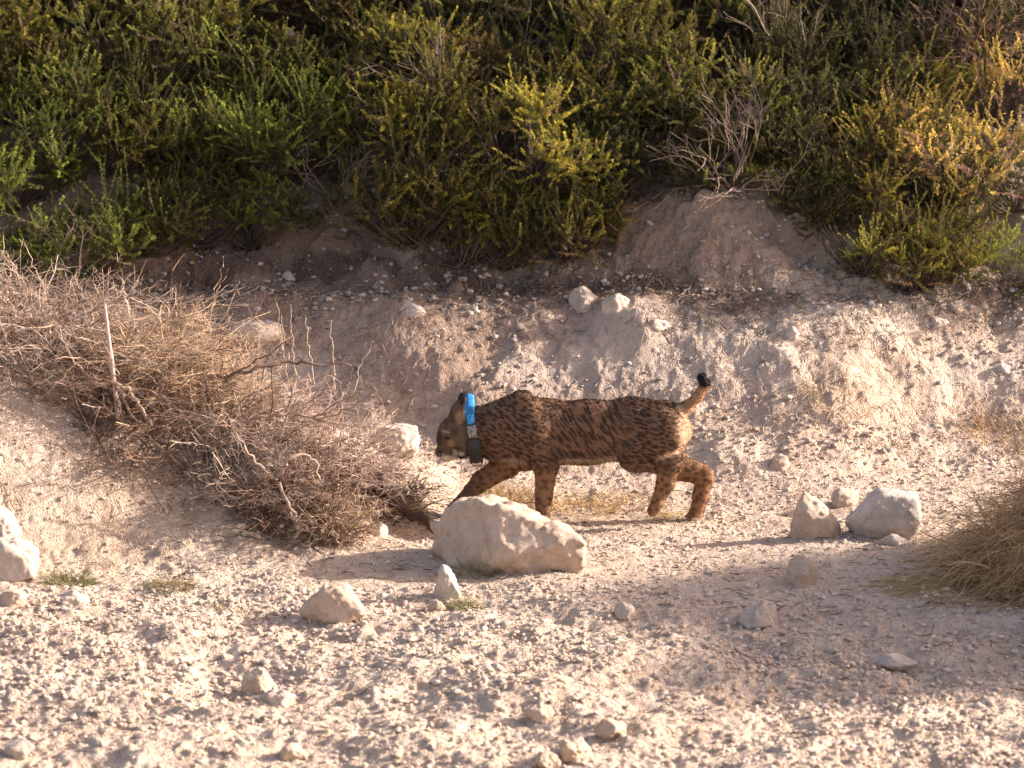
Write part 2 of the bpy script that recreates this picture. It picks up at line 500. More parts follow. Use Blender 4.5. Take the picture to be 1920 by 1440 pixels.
# ------------------------------------------------------------------ gravel
ICO1 = ico(1); ICO2 = ico(2)
def pebble_mesh(name, pos, size, col, flat=.7, proto=ICO1, sink=.25):
    V0, F0 = proto; n = len(pos); k = len(V0)
    # random rotation
    q = rng.normal(size=(n, 4)); q /= np.linalg.norm(q, axis=1, keepdims=True)
    w_, a, b, c = q.T
    Rm = np.stack([1-2*(b*b+c*c), 2*(a*b-c*w_), 2*(a*c+b*w_), 2*(a*b+c*w_), 1-2*(a*a+c*c), 2*(b*c-a*w_), 2*(a*c-b*w_), 2*(b*c+a*w_), 1-2*(a*a+b*b)], 1).reshape(n, 3, 3)
    sc = rng.uniform(.55, 1.1, (n, 1, 3))
    P = V0[None] * sc * (1 + rng.uniform(-.22, .22, (n, k, 1)))
    P = np.einsum('nij,nkj->nki', Rm, P)
    P[..., 2] *= flat
    P = P * size[:, None, None] + pos[:, None, :]
    P[..., 2] += (size * (flat - sink) * .6)[:, None]
    F = (F0[None] + (np.arange(n) * k)[:, None, None]).reshape(-1, 3)
    return mesh(name, P.reshape(-1, 3), F, np.repeat(col, k, 0), False, M_GRAVEL)

def scatter_visible(n, ylo, yhi):
    y = rng.uniform(ylo, yhi, n); x = rng.uniform(-1, 1, n) * (.155 * (y + 14))
    return x, y

def build_gravel():
    x, y = scatter_visible(52000, -3.75, .9)
    size = .0035 + .012 * rng.random(len(x)) ** 4.5
    size *= np.where(y < -1.2, 1.1, .8)
    dens = fbm(np.stack([x, y], 1) * 2.0, 3, 91)
    keep = (rng.random(len(x)) < np.clip(.62 + .5 * dens, .1, 1)) & ~((y > -1.15) & (y < -.6) & (rng.random(len(x)) < .5))
    x, y, size = x[keep], y[keep], size[keep]
    pos = np.stack([x, y, H(x, y)], 1)
    t = rng.random((len(x), 1)); b = rng.uniform(.75, 1.1, (len(x), 1))
    col = (np.array([[.58, .45, .36]]) * (1 - t) + np.array([[.70, .60, .51]]) * t) * b
    link("gravel", pebble_mesh("gravel", pos, size, col), None, "loose pale gravel and soil crumbs over the ground", "gravel", None, "stuff")
    # scree on the bank and its ledge
    x, y = scatter_visible(17000, .7, 2.7)
    nz = fbm(np.stack([x * 1.2, y * 3], 1), 3, 95)
    keep = rng.random(len(x)) < np.clip(.35 + .6 * nz + .5 * np.exp(-((y - 1.55) / .15) ** 2), .05, 1)
    x, y = x[keep], y[keep]
    size = .004 + .017 * rng.random(len(x)) ** 5
    pos = np.stack([x, y, H(x, y)], 1)
    t = rng.random((len(x), 1)); b = rng.uniform(.7, 1.1, (len(x), 1))
    col = (np.array([[.44, .36, .30]]) * (1 - t) + np.array([[.66, .60, .54]]) * t) * b
    link("scree", pebble_mesh("scree", pos, size, col), None, "small pale stones strewn over the bank and its dark ledge", "scree", None, "stuff")
    # dead litter twigs
    x, y = scatter_visible(15000, 1.2, 3.0)
    nz = fbm(np.stack([x * 1.5, y * 3], 1), 3, 97)
    keep = rng.random(len(x)) < np.clip(.2 + .6 * nz + .9 * np.exp(-((y - 1.58) / .12) ** 2), .03, 1)
    x, y = x[keep], y[keep]
    x2, y2 = scatter_visible(2600, -3.2, 1.0)
    x = np.concatenate([x, x2]); y = np.concatenate([y, y2])
    x3, y3 = scatter_visible(9000, .75, 1.75)
    k3 = rng.random(len(x3)) < np.clip(.25 + .35 * (x3 > .6) + .5 * fbm(np.stack([x3 * 2, y3 * 3], 1), 3, 98), .05, 1)
    x3, y3 = x3[k3], y3[k3]; npale = len(x3)
    x = np.concatenate([x, x3]); y = np.concatenate([y, y3])
    n = len(x); a = rng.uniform(0, 2 * np.pi, n); L = rng.uniform(.012, .055, n)
    P = np.zeros((n, 3, 3))
    for k, t in enumerate((-.5, 0, .5)):
        P[:, k, 0] = x + np.cos(a) * L * t + (k == 1) * rng.normal(0, .004, n); P[:, k, 1] = y + np.sin(a) * L * t
    P[:, :, 2] = H(P[:, :, 0].ravel(), P[:, :, 1].ravel()).reshape(n, 3) + .004 + rng.uniform(0, .012, (n, 1))
    R = np.repeat(rng.uniform(.0008, .002, (n, 1)), 3, 1)
    t = rng.random((n, 1))
    col = np.array([[.07, .048, .038]]) * (1 - t) + np.array([[.36, .27, .19]]) * t ** 2
    col[-npale:] = (np.array([[.26, .19, .14]]) * (1 - t) + np.array([[.66, .54, .42]]) * t)[-npale:]
    V, F, C = tubes(P, R, 3, col)
    o = link("litter", mesh("litter", V, F, C, False, M_TWIG), None, "broken dark twigs littering the bank and ledge", "litter", None, "stuff")
build_gravel()

# ------------------------------------------------------------------ rocks
def rot2(v, a):
    c, s = math.cos(a), math.sin(a)
    return np.stack([v[:, 0] * c - v[:, 1] * s, v[:, 0] * s + v[:, 1] * c, v[:, 2]], 1)

def rock_mesh(name, wid, hgt, dep, seed, mat, planes=(), tilt=0.0, lump=.08, sub=5, sharp=20, peak=0.0):
    """a stone filling a wid x dep x hgt box, base at z=0; faces cut by random and given planes (nx,ny,nz,d) in unit space"""
    r = np.random.default_rng(seed)
    D, F = ico(sub)
    N = r.normal(size=(15, 3)); N /= np.linalg.norm(N, axis=1, keepdims=True)
    d = r.uniform(.70, .98, 15)
    if len(planes):
        pl = np.array(planes, float); pn = pl[:, :3] / np.linalg.norm(pl[:, :3], axis=1, keepdims=True)
        N = np.concatenate([N, pn]); d = np.concatenate([d, pl[:, 3]])
    dots = np.maximum(D @ N.T, 1e-4)
    inv = dots / d[None]                      # 1/r for each plane
    rad = 1.0 / (np.sum(np.maximum(inv, 0) ** sharp, 1)) ** (1.0 / sharp)
    rad = np.minimum(rad, 1.15)
    P = D * rad[:, None]
    P = P * (1 + lump * fbm(P * 2.1 + seed, 3, seed)[:, None] * .6 + lump * .35 * fbm(P * 7 + seed, 4, seed + 1)[:, None])
    P[:, 0] += peak * P[:, 2]
    c, s = math.cos(tilt), math.sin(tilt)
    P = np.stack([P[:, 0] * c - P[:, 2] * s, P[:, 1], P[:, 0] * s + P[:, 2] * c], 1)
    lo, hi = P.min(0), P.max(0)
    P = (P - (lo + hi) / 2) / (hi - lo) * np.array([wid, dep, hgt])
    P = P + .0035 * normals(P, F) * fbm(P * 60, 3, seed + 5)[:, None]
    P[:, 2] += hgt / 2
    me = mesh(name, P, F, None, True, mat)
    return me

def rock(px0, px1, py0, py1, label, seed, mat=None, cat="rock", dep=None, planes=(), tilt=0., bury=.42, name="rock", yoff=0., group=None, **kw):
    """a stone whose outline spans the given pixel box of the photograph"""
    mat = mat or M_ROCK
    cx = (px0 + px1) / 2
    g = G(cx, py1)
    dist = (g[1] + yoff) + 14
    ppm = FPX / (dist / math.cos(PITCH))
    wid = (px1 - px0) / ppm; 
    dp = dep if dep else wid * .75
    hgt = max(.02, (py1 - py0) / ppm / .98 - dp * .10)
    y = g[1] + yoff + dp * .45
    z0 = min(Hs(g[0], y), Hs(g[0], g[1]) + .0)
    me = rock_mesh(name, wid, hgt * (1 + bury), dp, seed, mat, planes, tilt, **kw)
    o = link(name, me, None, label, cat, group, None, (g[0], y, g[2] - hgt * bury))
    return o

# the big boulder: a union of cut blocks meshed as one surface
def big_boulder():
    A = W(820, 1095, -.62)
    h = .008
    yc = -.90
    # profile sections in the photograph: (px, top, bottom, half depth)
    secs = [(822, 985, 1018, .06), (835, 960, 1045, .12), (865, 942, 1062, .16), (905, 936, 1075, .19), (950, 948, 1084, .21), (1000, 966, 1092, .21),
            (1040, 978, 1094, .19), (1066, 990, 1086, .17), (1088, 1004, 1082, .13), (1104, 1028, 1072, .07)]
    YO = lambda px: float(np.interp(px, [820, 1104], [.14, -.14]))
    S = []
    for px, t, b, hd in secs:
        yy = yc + YO(px); pt = W(px, t, yy); pb = W(px, b + 16, yy - hd * .8)
        S.append((pt[0], pt[2], pb[2] - .02, hd, yy))
    S = np.array(S)
    xs = np.arange(S[0, 0] - .08, S[-1, 0] + .08, h); ys = np.arange(yc - .42, yc + .42, h); zs = np.arange(S[:, 2].min() - .05, S[:, 1].max() + .06, h)
    X, Y, Z = np.meshgrid(xs, ys, zs, indexing='ij')
    top = np.interp(X, S[:, 0], S[:, 1]); bot = np.interp(X, S[:, 0], S[:, 2]); hd = np.interp(X, S[:, 0], S[:, 3])
    cz = (top + bot) / 2; hz = (top - bot) / 2
    xm = (S[0, 0] + S[-1, 0]) / 2; hx = (S[-1, 0] - S[0, 0]) / 2
    yv = np.interp(X, S[:, 0], S[:, 4]); u = (Y - yv) / hd; v = (Z - cz) / hz; q = np.abs(X - xm) / hx
    f = ((np.abs(u) ** 2.6 + np.abs(v) ** 2.6) ** (1 / 2.6) - 1) * .11
    f = np.maximum(f, (q - 1.0) * .2)
    # cut facets: a broad front face leaning back, an upper ridge
    def cut(nx, ny, nz, px, py, y, k):
        nonlocal f
        p = W(px, py, y + YO(px)); nn = np.array([nx, ny, nz]); nn = nn / np.linalg.norm(nn)
        g = (X - p[0]) * nn[0] + (Y - p[1]) * nn[1] + (Z - p[2]) * nn[2]
        kk = k; hh = np.clip(.5 - .5 * (g - f) / kk, 0, 1)
        f = f * hh + g * (1 - hh) + kk * hh * (1 - hh)
    cut(-.15, -1, .75, 930, 1000, yc - .15, .02)
    cut(.5, -.75, .95, 1050, 1020, yc - .12, .02)
    cut(-.9, -.7, .35, 840, 1010, yc - .05, .02)
    cut(.1, -1, -.35, 960, 1085, yc - .14, .02)
    pts = np.stack([X.ravel(), Y.ravel(), Z.ravel()], 1)
    nz1 = fbm(pts * 6, 3, 201).reshape(X.shape); nz2 = fbm(pts * 24, 3, 203, .6).reshape(X.shape)
    rid = 1 - np.abs(fbm(pts * np.array([11, 11, 11]), 2, 207).reshape(X.shape))
    f = f + .016 * nz1 + .0065 * nz2 - .010 * np.clip(rid - .6, 0, 1)
    # hollow under the right hand end
    c = W(1052, 1096, yc - .26)
    hol = np.sqrt(((X - c[0]) / .045) ** 2 + ((Y - c[1]) / .12) ** 2 + ((Z - c[2]) / .05) ** 2) - 1
    f = np.maximum(f, -hol * .05)
    V, F = surface_nets(f.astype(np.float32), np.array([xs[0], ys[0], zs[0]]), h)
    base = np.array([S[:, 0].mean(), yc, 0.0])
    me = mesh("boulder", V - base, F, None, True, M_ROCK)
    link("boulder", me, None, "large cream boulder lying in front of the lynx, its rounded high end to the left", "boulder", None, None, base)
big_boulder()

ST = "stones on the stony ground"
LS = "stones lying on the ledge of the bank"
FG = "half buried stones in the near foreground"
rock(812, 863, 1058, 1124, "small upright white stone beside the left foot of the big boulder", 3, M_PALE, "stone", dep=.07, planes=[(.75, -.1, .65, .45), (-.9, 0, .35, .6), (0, -1, .2, .6)], sharp=24, lump=.04)
rock(560, 688, 1097, 1172, "squat trapezoid cream rock alone on open ground left of the big boulder", 8, M_ROCK, planes=[(-.8, 0, .7, .62), (.85, 0, .6, .66), (0, 0, 1, .62), (0, -1, .3, .7)], dep=.16, sharp=20)
rock(-40, 40, 942, 1024, "white rock cut by the left edge of the photo, upper one of two", 12, M_PALE, dep=.2, planes=[(.8, 0, .7, .6)])
rock(-30, 66, 1008, 1090, "blocky white rock at the left edge, lower one of two", 14, M_PALE, dep=.18, planes=[(1, 0, 0, .7), (0, 0, 1, .7), (0, -1, 0, .7)], sharp=22)
rock(-20, 48, 1104, 1140, "low flat cream stone on the ground at the left edge", 17, M_ROCK, "stone", dep=.12)
rock(690, 786, 798, 856, "flat topped white rock on the bank in front of the lynx's face", 21, M_PALE, dep=.16, planes=[(0, 0, 1, .5), (1, 0, .1, .8), (0, -1, .2, .75)], sharp=22)
rock(1478, 1582, 922, 1012, "rounded cream rock with a shoulder, left of the pair on the right", 25, M_ROCK, dep=.19, planes=[(.8, 0, .7, .6)])
rock(1588, 1732, 916, 1012, "angular pale rock with a steep right side, right of the pair", 29, M_PALE, dep=.22, planes=[(1, 0, .05, .72), (-.8, 0, .7, .55), (0, -1, .4, .7), (.1, 0, 1, .7)], sharp=22)
rock(1652, 1702, 1000, 1024, "small flat stone at the foot of the angular pale rock", 31, M_PALE, "stone", dep=.08, sub=4)
rock(1560, 1612, 914, 952, "small pinkish stone tucked behind the right hand pair of rocks", 33, M_GREY, "stone", dep=.1, sub=4)
rock(1476, 1540, 1042, 1100, "round cream stone on the ground below the pair of rocks", 37, M_ROCK, "stone", dep=.12, lump=.07, sharp=8)
rock(1385, 1462, 1128, 1178, "jagged grey stone at the edge of the grass heap's shadow", 41, M_GREY, "stone", dep=.12, tilt=-.2, sharp=22)
rock(1440, 1482, 852, 884, "small round cream stone low on the bank behind the pair of rocks", 43, M_ROCK, "stone", dep=.08, sub=4)
rock(424, 532, 600, 664, "broad pale slab of rock on the bank above the dry brush", 47, M_PALE, dep=.2, planes=[(0, 0, 1, .6)], bury=.15)
rock(1126, 1180, 548, 586, "white block on the ledge right of a dark cleft", 49, M_PALE, "stone", dep=.12, planes=[(-.7, 0, .7, .6)])
rock(1738, 1782, 592, 623, "squarish white stone on the dark ledge at the right", 51, M_PALE, "stone", dep=.09, sharp=22)
rock(1066, 1128, 536, 584, "weathered pale block left of the dark cleft on the ledge", 53, M_GREY, "rock", dep=.16)
rock(524, 554, 508, 532, "small white stone high on the shaded bank at left", 55, M_PALE, "stone", dep=.07, sub=4)
rock(1208, 1262, 596, 624, "flat white stone sticking out under the ledge above the lynx's hips", 57, M_PALE, "stone", dep=.1, sub=4)
rock(320, 386, 622, 648, "small pale stone behind the brush beside the broad slab", 59, M_PALE, "stone", dep=.1, sub=4)
rock(692, 728, 978, 1006, "small pale stone on the mound slope beside the dark log", 61, M_PALE, "stone", dep=.08, sub=4)
rock(448, 520, 1252, 1306, "rounded half buried stone in a shaded hollow of the foreground", 63, M_ROCK, "stone", dep=.13, bury=.4)
rock(482, 556, 1292, 1330, "dark sided flat stone just below the half buried rounded stone", 65, M_GREY, "stone", dep=.1, bury=.3)
rock(984, 1042, 1322, 1356, "small grey white stone at the bottom centre of the foreground", 67, M_ROCK, "stone", dep=.09, bury=.25)
rock(1114, 1176, 1348, 1388, "low white stone with a pointed right end, right of bottom centre", 69, M_ROCK, "stone", dep=.09, bury=.25)
rock(1048, 1110, 1388, 1430, "smooth cream slanted stone near the bottom edge", 71, M_ROCK, "stone", dep=.1, tilt=.4, bury=.2)
rock(1002, 1052, 1408, 1446, "round whitish stone cut by the bottom edge", 73, M_ROCK, "stone", dep=.09, bury=.25)
rock(520, 576, 1392, 1432, "tilted pale stone at the bottom edge left of centre", 75, M_ROCK, "stone", dep=.09, tilt=-.5, bury=.25)
rock(-6, 64, 1390, 1424, "broad flat stone in the bottom left corner", 77, M_GREY, "stone", dep=.12, bury=.3)
rock(110, 168, 1108, 1136, "low pale stone right of the flat cream stone at the left edge", 79, M_PALE, "stone", dep=.09, sub=4)
rock(1648, 1722, 1228, 1258, "flat bluish white stone lying in the grass heap's shadow", 85, M_PALE, "stone", dep=.1, bury=.35)
rock(1866, 1896, 680, 702, "small white stone on the bank near the right edge", 87, M_PALE, "stone", dep=.06, sub=4)
rock(802, 836, 1124, 1148, "little cream stone below the upright white stone", 89, M_ROCK, "stone", dep=.06, sub=4)
rock(745, 800, 566, 596, "pale stone on the left end of the ledge", 91, M_PALE, "stone", dep=.1, sub=4)
rock(1470, 1500, 612, 634, "small pale stone in the litter right of the ledge's middle", 93, M_PALE, "stone", dep=.06, sub=4)
rock(1778, 1812, 566, 592, "small grey stone on the bank above the squarish white stone", 95, M_GREY, "stone", dep=.08, sub=4)
rock(1150, 1190, 1130, 1162, "small grey clod right below the big boulder's right end", 97, M_GREY, "stone", dep=.07, sub=4, bury=.3)

# ------------------------------------------------------------------ lynx
def seg(X, Y, Z, a, b, ra, rb, sy=1.0):
    """distance to a tapered capsule; sy squeezes (<1) or widens its depth"""
    a = np.array(a); b = np.array(b)
    ym = (a[1] + b[1]) / 2
    d = b - a; L = max((d * d).sum(), 1e-8)
    px, py, pz = X - a[0], Y - a[1], Z - a[2]
    t = np.clip((px * d[0] + py * d[1] + pz * d[2]) / L, 0, 1)
    return np.sqrt((px - t * d[0]) ** 2 + ((py - t * d[1]) / sy) ** 2 + (pz - t * d[2]) ** 2) - (ra + (rb - ra) * t)

def smin(a, b, k):
    h = np.clip(.5 + .5 * (b - a) / k, 0, 1)
    return b * (1 - h) + a * h - k * h * (1 - h)

def lynx_color(P):
    x, y, z = P[:, 0], P[:, 1], P[:, 2]
    n = len(P)
    base = np.tile(np.array([[.205, .118, .072]]), (n, 1))
    lg = (1 - sstep(.16, .24, z))[:, None]
    base = base * (1 - lg) + np.array([[.25, .135, .072]]) * lg
    # grizzled back, tawny sides, pale underside
    zb = sstep(.47, .53, z + .01 * vnoise(P * 25, 1))
    base = base * (1 - .6 * zb[:, None]) + np.array([[.115, .085, .06]]) * .6 * zb[:, None]
    body = sstep(-.02, .05, x) * (1 - sstep(.66, .72, x))
    bel = (1 - sstep(.235, .275, z + .012 * vnoise(P * 18, 2))) * body * sstep(.20, .23, z) * (1 - sstep(.066, .088, np.abs(y)))
    base = base * (1 - bel[:, None]) + np.array([[.42, .30, .21]]) * bel[:, None]
    # spots
    def spots(th, lu, lv, seed, thr):
        u = (x * math.cos(th) - z * math.sin(th)) / lu; v = (x * math.sin(th) + z * math.cos(th)) / lv
        q = np.stack([u + .25 * vnoise(P * 22, seed), v + .25 * vnoise(P * 22, seed + 1) + y * 6], 1)
        d, r = cells(q, seed)
        return 1 - sstep(thr - .10, thr + .08, d - .10 * (r - .5))
    mid = spots(math.radians(56), .054, .0118, 301, .40)
    shd = spots(math.radians(25), .032, .0122, 303, .41)
    hip = spots(math.radians(15), .031, .0112, 305, .41)
    leg = spots(math.radians(0), .026, .023, 307, .36)
    w1 = sstep(.10, .20, x) * (1 - sstep(.40, .50, x)); w3 = sstep(.40, .50, x); w2 = 1 - w1 - w3
    sp = np.clip(mid * w1 + shd * w2 + hip * w3, 0, 1)
    low = 1 - sstep(.20, .25, z)
    sp = sp * (1 - low) + leg * low * .75
    amt = .80 * (1 - .5 * bel)
    # head is plain, grey brown
    hd = 1 - sstep(-.185, -.135, x)
    amt = amt * (1 - .75 * hd)
    dark = np.array([[.026, .016, .013]])
    c = base
    hc = np.array([[.125, .088, .060]])
    c = c * (1 - .8 * hd[:, None]) + hc * .8 * hd[:, None]
    # rump: pale rear edge and crest above the thigh
    rump = sstep(.655, .69, x + .02 * vnoise(P * 14, 4)) * sstep(.26, .30, z) * (1 - sstep(.44, .46, z))
    crest = np.exp(-((z - .268 - (x - .62) * .25) / .011) ** 2) * sstep(.55, .62, x) * (1 - sstep(.68, .70, x)) * (y < 0)
    pr = np.clip(rump * .85 + crest * .8, 0, 1)[:, None]
    c = c * (1 - pr) + np.array([[.60, .44, .30]]) * pr
    amt = amt * (1 - pr[:, 0])
    c = c * (1 - (sp * amt)[:, None]) + dark * (sp * amt)[:, None]
    # pale muzzle and chin, dark mouth corner line
    mz = W(838, 860, -.02)
    dm = np.sqrt(((x - mz[0]) / .038) ** 2 + ((z - mz[2]) / .02) ** 2)
    m = (1 - sstep(.7, 1.2, dm))[:, None]
    c = c * (1 - m) + np.array([[.66, .52, .40]]) * m
    def spot(px, py, rx, rz, colr, a, near=None):
        nonlocal c
        q = W(px, py, -.03); dd = np.sqrt(((x - q[0]) / (rx / 470)) ** 2 + ((z - q[2]) / (rz / 470)) ** 2) + .15 * vnoise(P * 60, 19)
        k = ((1 - sstep(.6, 1.15, dd)) * a)[:, None]
        c = c * (1 - k) + np.array([colr]) * k
    BK = (.015, .012, .011); TN = (.30, .205, .12); PL = (.46, .38, .30)
    spot(823, 820, 7, 16, (.045, .032, .026), .85); spot(826, 845, 7, 5, BK, .6)       # dark bridge of the nose
    spot(846, 828, 9, 9, TN, .8); spot(852, 806, 9, 9, (.05, .036, .028), .7)                      # tan cheek
    spot(836, 806, 8, 3, PL, .6)                      # pale brow
    spot(838, 817, 8, 4, BK, .8)                      # eye rim
    spot(858, 836, 12, 3, BK, .7); spot(862, 846, 11, 3.5, PL, .8); spot(868, 854, 9, 4, BK, .9)   # barred ruff
    spot(828, 853, 7, 2.4, BK, .85); spot(954, 866, 20, 15, (.36, .25, .15), .65); spot(946, 868, 7, 3, BK, .7); spot(960, 880, 9, 3.5, BK, .7)                   # mouth
    spot(862, 778, 8, 14, TN, .9); spot(872, 772, 3.5, 16, PL, .9); spot(867, 750, 6, 10, BK, .95)   # ear
    spot(848, 782, 5, 9, BK, .45); spot(838, 792, 3, 8, BK, .4)
    # tail: buff with its sunlit right side painted lighter, black tip
    tl = (x > .69) & (z > .43)
    tt = sstep(.512, .528, z + .006 * vnoise(P * 120, 5)) * (x > .70)
    c = np.where(tl[:, None], np.array([[.34, .215, .12]]) * (1 + .5 * sstep(.0, .02, x - .70 - (z - .43) * .6))[:, None], c)
    c = c * (1 - tt[:, None]) + np.array([[.012, .011, .012]]) * tt[:, None]
    return c * (1 + .12 * vnoise(P * 90, 8))[:, None]

def build_lynx():
    h = .005
    xs = np.arange(-.36, .88, h); ys = np.arange(-.19, .19, h); zs = np.arange(-.03, .64, h)
    X, Y, Z = [a.astype(np.float32) for a in np.meshgrid(xs, ys, zs, indexing='ij')]
    def S(p0, y0, r0, p1, y1, r1, sy=1.0):
        return seg(X, Y, Z, W(p0[0], p0[1], y0), W(p1[0], p1[1], y1), r0 / 470., r1 / 470., sy)
    # trunk: deep chest narrowing to the loin, rounded haunches
    f = S((960, 808), 0, 60, (1010, 814), 0, 62, .78)
    f = smin(f, S((1010, 812), 0, 61, (1100, 811), 0, 56, .82), .05)
    f = smin(f, S((1100, 811), 0, 56, (1180, 806), 0, 56, .80), .05)
    f = smin(f, S((1190, 804), 0, 56, (1238, 806), 0, 50, .95), .05)
    f = smin(f, S((978, 757), -.035, 26, (1000, 814), -.085, 35, .7), .022)       # shoulder blade, near
    f = smin(f, S((970, 760), .035, 24, (985, 806), .07, 34, .7), .022)
    f = smin(f, S((945, 830), 0, 40, (975, 840), 0, 42, .8), .04)               # brisket
    f = smin(f, S((1250, 782), 0, 26, (1272, 806), 0, 22, 1.2), .04)            # rump point
    # neck and head
    f = smin(f, S((950, 802), 0, 52, (900, 808), -.005, 43, .8), .04)
    f = smin(f, S((900, 808), -.005, 40, (868, 814), -.01, 34, .85), .03)
    hd = S((864, 806), -.012, 31, (849, 813), -.015, 28, 1.0)
    hd = smin(hd, S((850, 820), -.015, 26, (837, 840), -.02, 17, .9), .016)
    hd = smin(hd, S((836, 842), -.02, 14.5, (828, 847), -.022, 11.5, 1.2), .012)  # muzzle
    hd = smin(hd, S((845, 853), -.02, 11, (835, 859), -.022, 8.5, 1.2), .008)      # chin
    hd = smin(hd, S((842, 801), -.015, 15, (830, 824), -.02, 11, 1.5), .015)      # brow and bridge
    hd = smin(hd, S((866, 832), -.062, 15, (868, 852), -.068, 8, .7), .02)          # cheek ruff near
    hd = smin(hd, S((862, 832), .035, 14, (864, 852), .04, 8, .7), .02)
    # ears
    for y0, dx in ((-.056, 0), (.030, -5)):
        e = S((858 + dx, 790), y0, 15, (862 + dx, 768), y0 - .006, 12.5, .40)
        e = smin(e, S((862 + dx, 768), y0 - .006, 12, (868 + dx, 744), y0 - .006, 3.0, .5), .006)
        hd = smin(hd, e, .006)
    f = smin(f, hd, .03)
    # near front leg, standing
    L = S((1002, 828), -.082, 34, (1024, 874), -.087, 23, .8)
    L = smin(L, S((1024, 874), -.087, 22, (1020, 925), -.080, 16), .015)
    L = smin(L, S((1020, 925), -.080, 16, (1017, 970), -.078, 14), .015)
    L = smin(L, S((1015, 975), -.078, 15, (996, 981), -.080, 13.5, 1.3), .012)
    f = smin(f, L, .016)
    # far front leg, reaching forward and down
    L = S((962, 835), .055, 36, (950, 870), .06, 26, .85)
    L = smin(L, S((950, 870), .06, 25, (903, 902), .062, 18.5), .02)
    L = smin(L, S((903, 902), .062, 18, (872, 934), .065, 14.5), .015)
    L = smin(L, S((872, 936), .065, 14.5, (850, 956), .065, 13, 1.3), .01)
    f = smin(f, L, .025)
    # near hind leg, lifted and swinging forward
    L = S((1238, 808), -.088, 48, (1192, 854), -.104, 32, .7)
    L = smin(L, S((1200, 856), -.098, 28, (1256, 866), -.088, 24, .8), .02)
    L = smin(L, S((1257, 866), -.088, 22.5, (1247, 908), -.084, 16.5), .015)
    L = smin(L, S((1247, 908), -.084, 16.5, (1234, 940), -.078, 12.5), .012)
    L = smin(L, S((1233, 942), -.078, 12.5, (1224, 957), -.077, 11, 1.4), .01)
    f = smin(f, L, .016)
    # far hind leg, pushing off behind
    L = S((1245, 815), .055, 44, (1256, 865), .075, 30, .75)
    L = smin(L, S((1256, 872), .075, 26, (1318, 891), .078, 20, .8), .02)
    L = smin(L, S((1321, 888), .078, 15.5, (1323, 896), .078, 16.5), .006)
    L = smin(L, S((1321, 894), .078, 17, (1314, 930), .076, 15), .008)
    L = smin(L, S((1314, 930), .076, 15, (1304, 966), .075, 13.5), .012)
    L = smin(L, S((1303, 972), .075, 14, (1284, 981), .073, 12, 1.3), .012)
    f = smin(f, L, .025)
    # tail
    T = S((1262, 778), 0, 14, (1288, 762), 0, 10.5)
    T = smin(T, S((1288, 762), 0, 10, (1310, 742), 0, 9.2), .01)
    T = smin(T, S((1310, 742), 0, 9.2, (1322, 724), 0, 9), .008)
    T = smin(T, S((1322, 724), 0, 9.5, (1316, 709), 0, 8.5), .008)
    f = smin(f, T, .02)
    pts = np.stack([X.ravel(), Y.ravel(), Z.ravel()], 1)
    f = f + (.0022 * vnoise(pts * 28, 311)).reshape(f.shape)
    V, F = surface_nets(f.astype(np.float32), np.array([xs[0], ys[0], zs[0]]), h)
    base = np.array([.30, 0, 0.0])
    root = empty("lynx", base, "spotted brown lynx walking left, head low, black tipped tail up, blue collar on its neck", "lynx")
    link("body", mesh("body", V - base, F, lynx_color(V), True, M_FUR), root)
    # coat: short overlapping hairs that break the outline
    N = normals(V, F)
    tri = V[F]; ar = np.linalg.norm(np.cross(tri[:, 1] - tri[:, 0], tri[:, 2] - tri[:, 0]), axis=1)
    nf = 90000
    k = rng.choice(len(F), nf, p=ar / ar.sum())
    wt = rng.random((nf, 4)); wt /= wt.sum(1, keepdims=True)
    P = (V[F[k]] * wt[..., None]).sum(1); Nn = (N[F[k]] * wt[..., None]).sum(1)
    flow = np.tile(np.array([[1.0, 0, -.35]]), (nf, 1))
    flow[P[:, 2] < .24] = (.25, 0, -1.0)
    tail = (P[:, 0] > .70) & (P[:, 2] > .43); flow[tail] = (.5, 0, .8)
    D = flow - Nn * (flow * Nn).sum(1, keepdims=True); D /= np.linalg.norm(D, axis=1, keepdims=True) + 1e-6
    D = D + Nn * rng.uniform(.15, .55, (nf, 1)) + rng.normal(0, .16, (nf, 3)); D /= np.linalg.norm(D, axis=1, keepdims=True)
    ln = rng.uniform(.008, .018, nf)
    ln[(P[:, 0] < -.19)] *= .6; ln[(P[:, 0] < -.10) & (P[:, 0] > -.19)] *= 1.25
    ln[(P[:, 2] < .20)] *= .6
    bel = (P[:, 2] < .28) & (P[:, 2] > .22) & (P[:, 0] > .05) & (P[:, 0] < .6); ln[bel] *= 1.35
    c = lynx_color(P + D * (ln * .55)[:, None]) * rng.uniform(.75, 1.28, (nf, 1))
    v, ff, cc = needles(P - Nn * .002, D, ln, rng.uniform(.0008, .0015, nf), c)
    link("fur", mesh("fur", v - base, ff, cc, False, M_FUR), root)
    # ear tufts, nose, eyes, whiskers
    dk = mat_plain("black_hair", (.010, .009, .010), (.02, .017, .016), .6)
    for y0, dx in ((-.058, 0), (.024, -5)):
        n = 60
        tip = W(868 + dx, 752, y0)
        Pp = np.zeros((n, 3, 3)); j = rng.normal(0, .005, (n, 3))
        e = np.array([.006, 0, .045]) + rng.normal(0, .006, (n, 3))
        for q, t in enumerate((0, .5, 1)): Pp[:, q] = tip + j * (1 - t * .6) + e * t + np.array([0, 0, -.012])
        v, ff, cc = ribbons(Pp, np.array([[.0018, .0015, .0003]]).repeat(n, 0))
        link("ear_tuft", mesh("ear_tuft", v - base, ff, None, False, dk), root)
    n = 900
